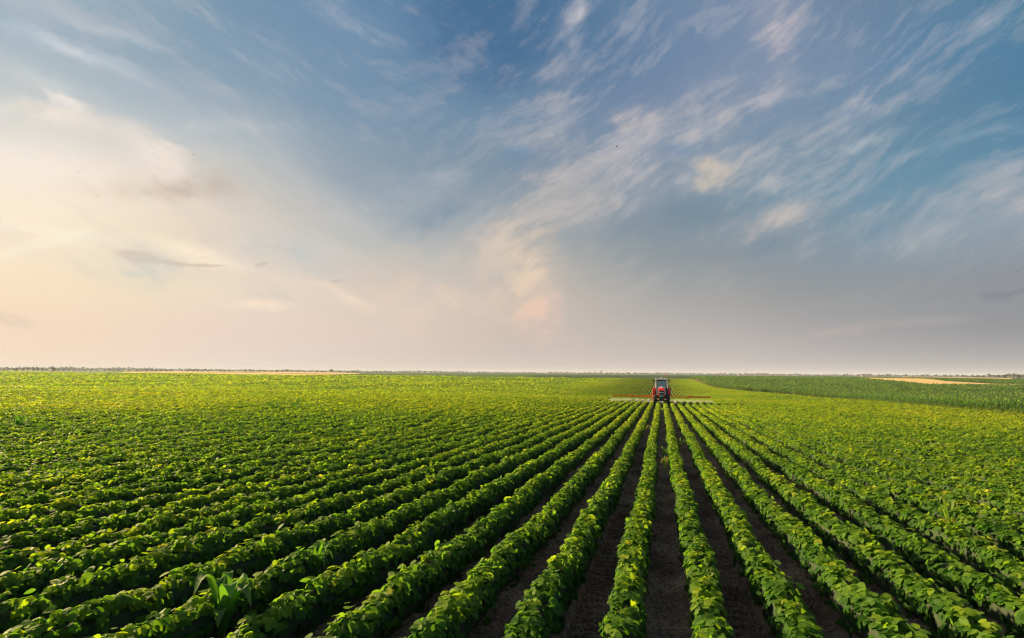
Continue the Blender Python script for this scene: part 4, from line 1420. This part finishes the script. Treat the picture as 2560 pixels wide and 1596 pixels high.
# ------------------------------------------------------------------ sky
SKY_AZ = [-72.0, -66.0, -60.0, -54.0, -48.0, -42.0, -36.0, -30.0, -24.0, -18.0, -12.0, -6.0, 0.0, 6.0, 12.0, 18.0, 24.0, 30.0, 36.0, 42.0]
SKY_EL = [0.5, 4, 8, 12.5, 17, 22, 27, 33, 39]
SKY_ROWS = [
    [(248,219,192),(248,219,192),(247,219,193),(244,217,196),(236,214,199),(229,211,199),(221,205,194),(214,200,190),(209,195,186),(204,190,181),(201,187,181),(199,187,181),(196,185,181),(189,181,179),(182,177,177),(175,172,174),(167,166,169),(160,160,165),(160,160,165),(160,160,165)],
    [(250,223,192),(249,221,191),(247,218,191),(243,216,193),(238,213,195),(233,210,196),(227,206,192),(221,202,189),(213,196,184),(206,190,179),(199,185,177),(192,182,176),(184,177,174),(177,172,170),(168,165,166),(158,157,160),(147,148,153),(136,140,146),(132,136,142),(133,137,143)],
    [(255,234,204),(254,231,199),(251,228,196),(244,223,194),(239,221,197),(234,217,198),(225,209,193),(217,203,189),(214,198,184),(210,193,179),(197,185,174),(181,175,170),(167,166,165),(159,159,159),(150,152,154),(143,148,152),(137,144,150),(137,142,151),(141,148,157),(146,157,167)],
    [(254,239,220),(255,238,213),(253,235,208),(246,230,203),(233,220,201),(222,212,199),(205,201,192),(192,191,187),(192,189,183),(192,186,179),(178,176,172),(158,162,163),(142,151,156),(138,148,156),(134,147,157),(128,148,162),(128,151,167),(143,159,171),(138,157,172),(104,143,166)],
    [(222,221,212),(242,233,219),(250,237,222),(246,231,213),(221,211,198),(202,197,190),(181,184,185),(163,173,180),(155,167,176),(148,161,171),(141,155,166),(133,149,161),(128,145,159),(123,146,162),(115,145,165),(108,144,167),(103,143,166),(88,136,163),(82,131,159),(78,127,155)],
    [(173,189,198),(196,204,205),(195,202,202),(181,191,197),(183,191,195),(169,181,187),(152,167,179),(135,155,171),(130,151,168),(123,145,164),(123,144,164),(125,145,164),(125,145,165),(122,145,166),(119,145,167),(107,140,164),(96,132,159),(78,127,156),(67,128,163),(79,126,155)],
    [(164,182,194),(164,182,194),(162,180,193),(145,167,184),(138,162,181),(133,158,178),(124,151,174),(115,144,170),(114,142,167),(111,139,165),(113,138,164),(117,139,165),(120,140,166),(124,144,168),(126,146,170),(110,137,165),(90,130,165),(77,127,158),(84,126,152),(84,126,152)],
    [(164,182,194),(164,182,194),(152,173,188),(136,161,181),(123,152,176),(116,146,173),(113,143,172),(108,140,170),(94,129,161),(82,119,154),(85,120,154),(93,124,157),(103,130,161),(114,137,165),(123,143,170),(110,134,161),(98,127,154),(87,126,152),(84,126,152),(84,126,152)],
    [(164,182,194),(164,182,194),(150,171,187),(135,160,180),(122,151,176),(112,144,172),(103,137,168),(94,130,163),(79,118,155),(65,107,146),(73,112,149),(88,122,155),(102,131,161),(112,136,165),(122,142,170),(111,134,162),(99,127,154),(88,126,152),(84,126,152),(84,126,152)]]
CLOUDS = [  # azimuth, elevation, half length, half width (degrees), tilt, strength, colour
    (-45.58, 12.02, 18.01, 6.51, -15.8, 0.3, (230, 210, 188)), (-27.65, 9.94, 14.73, 5.52, -1.4, 0.35, (220, 198, 178)),
    (-17.64, 13.97, 19.67, 8.42, 28.8, 0.4, (200, 188, 178)), (-4.0, 21.13, 14.0, 8.13, 28.9, 0.42, (182, 178, 182)),
    (4.73, 26.65, 10.11, 5.72, 8.6, 0.42, (180, 178, 184)), (11.33, 20.76, 12.69, 4.85, 6.2, 0.36, (176, 178, 184)),
    (-14.27, 26.55, 12.83, 3.89, 20.7, 0.22, (164, 169, 180)), (12.56, 33.65, 4.09, 3.85, -88.6, 0.55, (182, 177, 184)),
    (12.83, 29.61, 3.51, 1.99, -82.0, 0.55, (184, 178, 184)), (10.69, 26.89, 4.34, 2.41, -160.3, 0.45, (180, 176, 182)),
    (6.24, 26.42, 3.32, 2.23, 160.6, 0.4, (176, 173, 180)), (8.51, 25.68, 4.1, 3.77, -19.0, 0.3, (166, 169, 180)),
    (-3.0, 27.33, 5.46, 2.25, -2.6, 0.55, (188, 181, 180)), (-3.91, 26.59, 1.95, 1.35, -40.1, 0.4, (188, 181, 180)),
    (-8.42, 36.99, 2.07, 1.58, -111.3, 0.5, (174, 176, 188)), (-9.8, 36.15, 1.65, 1.51, -58.7, 0.4, (174, 176, 188)),
    (-10.04, 34.38, 3.22, 3.33, -115.2, 0.28, (162, 168, 184)), (-10.53, 31.81, 5.37, 2.16, 1.6, 0.35, (166, 168, 180)),
    (-2.83, 35.12, 2.35, 1.55, -16.2, 0.25, (162, 168, 184)), (-11.47, 29.06, 5.74, 1.28, 3.0, 0.4, (176, 173, 178)),
    (-11.47, 24.32, 4.28, 5.76, -69.2, 0.4, (170, 171, 178)), (-9.4, 22.22, 4.1, 3.47, -7.1, 0.3, (176, 175, 178)),
    (18.95, 24.58, 12.59, 2.23, 16.3, 0.42, (163, 171, 184)), (19.02, 23.13, 8.96, 1.5, 17.9, 0.35, (163, 171, 184)),
    (13.55, 28.36, 11.88, 2.98, 2.4, 0.22, (152, 164, 182)), (18.73, 20.91, 6.72, 0.97, -0.8, 0.4, (163, 176, 186)),
    (27.67, 19.45, 3.93, 0.8, 1.1, 0.5, (160, 178, 192)), (23.83, 19.15, 5.37, 0.85, 4.6, 0.3, (148, 169, 186)),
    (29.2, 27.77, 2.66, 1.02, 20.1, 0.4, (142, 164, 188)), (6.16, 21.14, 3.82, 1.6, -18.1, 0.6, (200, 188, 176)),
    (6.4, 19.55, 4.09, 1.66, -178.6, 0.7, (205, 192, 178)), (11.76, 22.08, 8.48, 2.4, 7.5, 0.4, (176, 176, 180)),
    (11.7, 18.72, 2.8, 1.81, -38.7, 0.4, (178, 180, 182)), (10.24, 15.15, 8.65, 2.17, 8.6, 0.5, (180, 176, 174)),
    (12.0, 15.42, 2.79, 1.15, 7.9, 0.35, (190, 182, 178)), (24.45, 11.99, 8.09, 2.43, -1.8, 0.35, (168, 174, 178)),
    (29.18, 13.81, 4.27, 3.97, 0.8, 0.55, (180, 178, 180)), (25.02, 14.62, 2.98, 1.69, -1.3, 0.3, (166, 174, 182)),
    (-20.3, 16.75, 6.31, 1.45, 15.8, 0.35, (182, 184, 184)), (-10.1, 18.85, 10.06, 3.95, 5.3, 0.38, (182, 176, 172)),
    (-13.09, 21.38, 5.3, 1.05, 4.2, 0.5, (192, 182, 176)), (-12.62, 19.59, 16.64, 4.53, 16.4, 0.22, (168, 173, 178)),
    (-13.53, 14.41, 3.72, 1.85, 15.4, 0.6, (208, 192, 174)), (-8.55, 13.71, 8.03, 4.59, -8.8, 0.25, (180, 174, 168)),
    (-14.87, 10.46, 6.69, 6.09, -75.4, 0.7, (226, 204, 180)), (-16.95, 13.54, 3.87, 3.76, -39.0, 0.5, (220, 202, 180)),
    (-12.6, 6.62, 5.03, 4.71, -48.8, 0.75, (230, 198, 178)), (-23.19, 8.1, 11.28, 4.66, 8.3, 0.7, (236, 212, 190)),
    (-19.88, 11.29, 6.93, 2.8, 6.7, 0.4, (223, 204, 186)), (-28.81, 5.67, 7.84, 1.1, -14.8, 0.55, (230, 204, 182)),
    (-22.27, 6.77, 9.04, 1.12, -173.9, 0.5, (224, 200, 180)), (-18.3, 11.98, 5.04, 3.76, -30.9, 0.35, (210, 196, 180)),
    (-48.1, 11.41, 8.31, 1.43, -12.4, 0.62, (255, 236, 210)), (-36.59, 8.45, 8.88, 1.32, -16.4, 0.6, (250, 224, 202)),
    (-42.05, 6.52, 5.95, 0.93, 4.2, 0.5, (252, 228, 204)), (-48.53, 7.94, 3.91, 1.11, -8.9, 0.35, (248, 226, 196)),
    (-37.18, 12.62, 5.78, 1.39, 0.7, 0.25, (220, 208, 192)), (-59.14, 10.48, 4.47, 0.66, 30.5, 0.5, (255, 242, 216)),
    (-58.51, 11.96, 6.61, 0.84, 1.0, 0.45, (255, 244, 222)), (-59.74, 20.71, 6.83, 1.73, 3.1, 0.5, (250, 236, 218)),
    (-52.83, 19.83, 4.53, 2.52, -25.7, 0.6, (252, 236, 220)), (-58.82, 21.95, 2.87, 0.81, -31.6, 0.55, (242, 236, 226)),
    (-47.5, 22.73, 11.64, 1.19, 10.8, 0.3, (200, 202, 204)), (-58.82, 26.26, 6.87, 0.99, -5.3, 0.42, (206, 214, 218)),
    (-56.64, 28.12, 8.17, 0.8, -0.1, 0.25, (184, 196, 204)), (-59.97, 23.26, 4.68, 1.06, -6.7, 0.3, (212, 214, 212)),
    (-55.12, 25.78, 5.8, 0.85, -16.8, 0.25, (180, 192, 200)), (-36.67, 34.32, 8.79, 2.26, -7.0, 0.16, (152, 170, 192)),
    (-44.67, 28.45, 7.07, 1.52, -6.7, 0.14, (160, 178, 192)), (-26.41, 20.49, 6.69, 1.73, 14.1, 0.2, (154, 170, 184)),
    (-50.89, 16.72, 7.92, 1.51, 7.6, 0.34, (194, 176, 158)), (-47.17, 17.87, 3.79, 2.71, -19.0, 0.28, (188, 176, 164)),
    (-52.76, 10.19, 2.28, 0.68, -7.6, 0.38, (204, 176, 158)), (-50.11, 9.97, 1.79, 0.31, 0.4, 0.38, (204, 178, 162)),
    (-47.51, 10.09, 2.09, 0.21, 3.6, 0.38, (196, 172, 158)), (-42.64, 10.69, 0.85, 0.28, 17.8, 0.38, (204, 180, 164)),
    (-35.35, 9.54, 0.94, 0.23, 1.9, 0.38, (188, 176, 166)), (27.45, 6.71, 1.34, 0.48, -3.6, 0.38, (116, 122, 136)),
    (28.74, 6.81, 0.93, 0.27, 2.6, 0.38, (116, 122, 136)), (-60.76, 3.91, 2.25, 0.67, -8.8, 0.3, (220, 200, 184)),
    (-15.65, 23.35, 4.0, 1.89, -1.6, 0.5, (106, 140, 172)), (1.9, 23.18, 5.22, 1.14, -9.4, 0.45, (106, 138, 170)),
    (-2.96, 29.24, 6.05, 2.02, -6.9, 0.35, (100, 127, 164)), (3.22, 31.36, 10.1, 4.37, -15.9, 0.25, (106, 134, 170)),
    (11.65, 23.61, 4.26, 0.93, -1.1, 0.35, (100, 134, 170)), (2.76, 16.59, 12.45, 2.61, 4.7, 0.4, (106, 130, 150)),
    (10.63, 13.13, 2.71, 1.5, 10.4, 0.4, (110, 136, 156)), (20.59, 13.35, 3.82, 1.35, 3.1, 0.45, (100, 137, 164)),
    (-23.84, 17.37, 8.14, 2.7, 19.6, 0.5, (111, 140, 162)), (-33.85, 20.84, 11.83, 3.42, -3.6, 0.2, (120, 147, 170)),
    (14.92, 4.14, 7.95, 0.88, 8.1, 0.32, (188, 172, 168)), (22.79, 4.81, 4.22, 0.59, -0.6, 0.25, (172, 164, 164)),
    (-20.54, 35.09, 8.58, 12.84, -77.4, 0.62, (60, 103, 143)), (29.17, 19.96, 5.93, 4.56, -86.5, 0.25, (95, 136, 164)),
    (-53.02, 10.1, 7.45, 3.01, -11.3, 0.4, (198, 204, 198)), (-39.9, 12.06, 10.13, 3.86, -10.2, 0.35, (180, 192, 198)),
    (-38.92, 7.82, 8.5, 2.26, -4.4, 0.25, (204, 200, 192)), (-57.9, 15.75, 3.16, 1.12, 0.4, 0.3, (232, 216, 192)),
]


w = bpy.data.worlds.new('World')
scene.world = w
w.use_nodes = True
nt = w.node_tree
nt.nodes.clear()
L = nt.links.new
outw = nt.nodes.new('ShaderNodeOutputWorld')
bg = nt.nodes.new('ShaderNodeBackground')
tc = N(nt, 'ShaderNodeTexCoord')
sep = N(nt, 'ShaderNodeSeparateXYZ')
L(tc.outputs['Generated'], sep.inputs[0])


def math_(op, a, b=None, c=None):
    n = N(nt, 'ShaderNodeMath', operation=op)
    for i, v in enumerate((a, b, c)):
        if v is None: continue
        if isinstance(v, (int, float)): n.inputs[i].default_value = v
        else: L(v, n.inputs[i])
    return n.outputs[0]


def vmath(op, a, b=None, scale=None):
    n = N(nt, 'ShaderNodeVectorMath', operation=op)
    for i, v in enumerate((a, b)):
        if v is None: continue
        if isinstance(v, tuple): n.inputs[i].default_value = v
        else: L(v, n.inputs[i])
    if scale is not None: n.inputs['Scale'].default_value = scale
    return n.outputs[0] if op != 'LENGTH' else n.outputs['Value']


az = math_('DEGREES', math_('ARCTAN2', sep.outputs['X'], sep.outputs['Y']))
hyp = math_('SQRT', math_('ADD', math_('MULTIPLY', sep.outputs['X'], sep.outputs['X']), math_('MULTIPLY', sep.outputs['Y'], sep.outputs['Y'])))
el = math_('DEGREES', math_('ARCTAN2', sep.outputs['Z'], hyp))
cmb = N(nt, 'ShaderNodeCombineXYZ')
L(az, cmb.inputs[0]); L(el, cmb.inputs[1])
AE = cmb.outputs[0]

# cloud-sheet coordinates: the sky direction met with a flat layer overhead
zc = math_('ADD', math_('MAXIMUM', sep.outputs['Z'], 0.0), .10)
uu = math_('DIVIDE', sep.outputs['X'], zc); vv = math_('DIVIDE', sep.outputs['Y'], zc)
c2 = N(nt, 'ShaderNodeCombineXYZ'); L(uu, c2.inputs[0]); L(vv, c2.inputs[1])
P2 = c2.outputs[0]


def noise(vec, scale, detail=5, rough=.55, sx=1, sy=1, rot=0, dist=0.0, loc=(0, 0, 0)):
    mp = N(nt, 'ShaderNodeMapping')
    # rotate first, then squash along the streak direction
    mp0 = N(nt, 'ShaderNodeMapping'); mp0.inputs['Rotation'].default_value = (0, 0, math.radians(rot)); mp0.inputs['Location'].default_value = loc
    L(vec, mp0.inputs['Vector']); L(mp0.outputs[0], mp.inputs['Vector'])
    mp.inputs['Scale'].default_value = (sx, sy, 1)
    n = N(nt, 'ShaderNodeTexNoise')
    n.inputs['Scale'].default_value = scale; n.inputs['Detail'].default_value = detail
    n.inputs['Roughness'].default_value = rough; n.inputs['Distortion'].default_value = dist
    L(mp.outputs[0], n.inputs['Vector'])
    return n


# gentle warp of every cloud edge
wn = noise(AE, .05, 1, .5)
wn2 = noise(AE, .42, 3, .5)
w1 = vmath('SUBTRACT', wn.outputs['Color'], (.5, .5, .5))
w2 = vmath('SUBTRACT', wn2.outputs['Color'], (.5, .5, .5))
warp = vmath('ADD', vmath('SCALE', w1, scale=3.0), vmath('SCALE', w2, scale=1.6))
AEw = vmath('ADD', AE, warp)
AEs = vmath('ADD', AE, vmath('SCALE', w2, scale=.6))
sw = N(nt, 'ShaderNodeSeparateXYZ'); L(vmath('ADD', AE, vmath('SCALE', w1, scale=3.0)), sw.inputs[0])
azw, elw = sw.outputs[0], sw.outputs[1]

# feathery streaks: falling to the right in the left half, rising to the right in the right half
AEc = vmath('ADD', AE, vmath('ADD', vmath('SCALE', w1, scale=9.0), vmath('SCALE', w2, scale=.9)))
sidef = N(nt, 'ShaderNodeMapRange', interpolation_type='SMOOTHSTEP'); sidef.inputs['From Min'].default_value = -38; sidef.inputs['From Max'].default_value = -14
L(az, sidef.inputs['Value'])


def two(scale, detail, rough, along, lo, ro, loc=(0, 0, 0)):
    a_ = noise(AEc, scale, detail, rough, along, 1.0, lo, loc=loc)
    b_ = noise(AEc, scale, detail, rough, along, 1.0, ro, loc=loc)
    m_ = N(nt, 'ShaderNodeMix', data_type='FLOAT')
    L(sidef.outputs[0], m_.inputs[0]); L(a_.outputs['Fac'], m_.inputs[2]); L(b_.outputs['Fac'], m_.inputs[3])
    return m_.outputs[0]


n_st = two(.34, 7, .58, .20, 18, -22)
n_fi = two(1.3, 6, .66, .24, 24, -31, (5, 9, 0))
n_pu = two(.20, 7, .60, .42, 19, -27, (17, 3, 0))
streak = math_('ADD', math_('MULTIPLY', n_st, .66), math_('MULTIPLY', n_fi, .34))

# smooth colour of the sky by azimuth, one ramp per elevation
lo_az, hi_az = SKY_AZ[0], SKY_AZ[-1]
fa = math_('DIVIDE', math_('SUBTRACT', azw, lo_az), hi_az - lo_az)
cur = None
for k, (e_, rowc) in enumerate(zip(SKY_EL, SKY_ROWS)):
    rp = ramp(nt, [((a - lo_az) / (hi_az - lo_az), lin(c)) for a, c in zip(SKY_AZ, rowc)], 'B_SPLINE')
    L(fa, rp.inputs['Fac'])
    if cur is None:
        cur = rp.outputs['Color']
        continue
    f = N(nt, 'ShaderNodeMapRange'); f.inputs['From Min'].default_value = SKY_EL[k - 1]; f.inputs['From Max'].default_value = e_
    L(elw, f.inputs['Value'])
    mx = N(nt, 'ShaderNodeMix', data_type='RGBA')
    L(f.outputs['Result'], mx.inputs['Factor']); L(cur, mx.inputs[6]); L(rp.outputs['Color'], mx.inputs[7])
    cur = mx.outputs[2]


def mixc(fac, a, col):
    mx = N(nt, 'ShaderNodeMix', data_type='RGBA')
    L(fac, mx.inputs['Factor']); L(a, mx.inputs[6])
    if isinstance(col, (tuple, list)): mx.inputs[7].default_value = (*col, 1)
    else: L(col, mx.inputs[7])
    return mx.outputs[2]


mod = math_('MULTIPLY_ADD', math_('SUBTRACT', streak, .5), 7.5, .95)
modc = N(nt, 'ShaderNodeClamp'); modc.inputs['Min'].default_value = .3; modc.inputs['Max'].default_value = 1.9
L(mod, modc.inputs['Value']); mod = modc.outputs[0]
for (ca_, ce_, ha, hb, rot, st_, col_) in CLOUDS:
    tiny = hb < .75
    # the tiny share of the running colour only makes the nodes evaluate one after another
    qn = N(nt, 'ShaderNodeVectorMath', operation='MULTIPLY_ADD')
    L(cur, qn.inputs[0]); qn.inputs[1].default_value = (1e-6, 1e-6, 0); L(AEs if tiny else AEw, qn.inputs[2])
    q = qn.outputs[0]
    mp = N(nt, 'ShaderNodeMapping', vector_type='TEXTURE')
    mp.inputs['Rotation'].default_value = (0, 0, math.radians(rot))
    mp.inputs['Scale'].default_value = (ha, hb, 1)
    mp.inputs['Location'].default_value = (ca_, ce_, 0)
    L(q, mp.inputs['Vector'])
    ln_ = vmath('LENGTH', mp.outputs[0])
    mr = N(nt, 'ShaderNodeMapRange', interpolation_type='SMOOTHSTEP')
    mr.inputs['From Min'].default_value = 1.0; mr.inputs['From Max'].default_value = 0.0 if not tiny else .45
    mr.inputs['To Min'].default_value = 0.0; mr.inputs['To Max'].default_value = min(.85, st_ * 1.3)
    L(ln_, mr.inputs['Value'])
    f = math_('MULTIPLY', mr.outputs['Result'], mod) if not tiny else mr.outputs['Result']
    cur = mixc(f, cur, lin(col_))

# overall streaky light and shade of the cirrus veil, none right at the horizon
fade = N(nt, 'ShaderNodeMapRange', interpolation_type='SMOOTHSTEP'); fade.inputs['From Min'].default_value = 3; fade.inputs['From Max'].default_value = 16
L(el, fade.inputs['Value'])
amp = math_('MULTIPLY', math_('SUBTRACT', math_('ADD', math_('MULTIPLY', streak, .7), math_('MULTIPLY', n_pu, .3)), .5), fade.outputs[0])
veil = N(nt, 'ShaderNodeClamp'); veil.inputs['Max'].default_value = .5
L(math_('MULTIPLY', amp, 2.7), veil.inputs['Value'])
cur = mixc(veil.outputs[0], cur, (.62, .58, .58))
dk = N(nt, 'ShaderNodeClamp'); dk.inputs['Max'].default_value = .3
L(math_('MULTIPLY', amp, -2.5), dk.inputs['Value'])
cur = mixc(dk.outputs[0], cur, vmath('MULTIPLY', cur, (.74, .85, .94)))

# above the modelled veil and behind the viewer: clear Nishita sky
sky = N(nt, 'ShaderNodeTexSky')
sky.sky_type = 'NISHITA'; sky.sun_disc = False
sky.sun_elevation = math.radians(SUN_EL)
sky.sun_rotation = math.radians(SUN_AZ)
sky.altitude = 80; sky.air_density = 1.0; sky.dust_density = 1.6
nsk = vmath('SCALE', sky.outputs['Color'], scale=NISHITA)
up = N(nt, 'ShaderNodeMapRange', interpolation_type='SMOOTHSTEP'); up.inputs['From Min'].default_value = 42; up.inputs['From Max'].default_value = 62
L(el, up.inputs['Value'])
ab = math_('ABSOLUTE', math_('ADD', az, 16.0))
sdv = N(nt, 'ShaderNodeMapRange', interpolation_type='SMOOTHSTEP'); sdv.inputs['From Min'].default_value = 64; sdv.inputs['From Max'].default_value = 110
L(ab, sdv.inputs['Value'])
fz = math_('MAXIMUM', up.outputs[0], sdv.outputs[0])
cur = mixc(fz, cur, nsk)
L(cur, bg.inputs['Color'])
bg.inputs['Strength'].default_value = 1.0 / 2 ** EXPO
L(bg.outputs[0], outw.inputs['Surface'])
w.cycles.sampling_method = 'MANUAL'
w.cycles.sample_map_resolution = 512

# ------------------------------------------------------------------ sun
sl = bpy.data.lights.new('sun', 'SUN')
sl.energy = SUN_E
sl.angle = math.radians(2.5)
sl.color = (1.0, .75, .40)
so = bpy.data.objects.new('sun', sl)
a, e_ = math.radians(SUN_AZ), math.radians(SUN_EL)
sd = Vector((math.sin(a) * math.cos(e_), math.cos(a) * math.cos(e_), math.sin(e_)))
so.rotation_euler = sd.to_track_quat('Z', 'Y').to_euler()
so.location = sd * 60
link(so)

# ------------------------------------------------------------------ camera
cd = bpy.data.cameras.new('camera')
cd.sensor_width = 36.0
cd.lens = 18.0
cd.clip_end = 40000
cd.clip_start = .05
cam = bpy.data.objects.new('camera', cd)
yw, pt, rl = map(math.radians, (YAW, PITCH, ROLL))
f = Vector((-math.sin(yw) * math.cos(pt), math.cos(yw) * math.cos(pt), math.sin(pt)))
r0 = Vector((math.cos(yw), math.sin(yw), 0))
u0 = r0.cross(f)
rr_ = r0 * math.cos(rl) + u0 * math.sin(rl)
uu_ = -r0 * math.sin(rl) + u0 * math.cos(rl)
M = Matrix((rr_, uu_, -f)).transposed().to_4x4()
M.translation = (0, 0, CAM_Z)
cam.matrix_world = M
link(cam)
scene.camera = cam
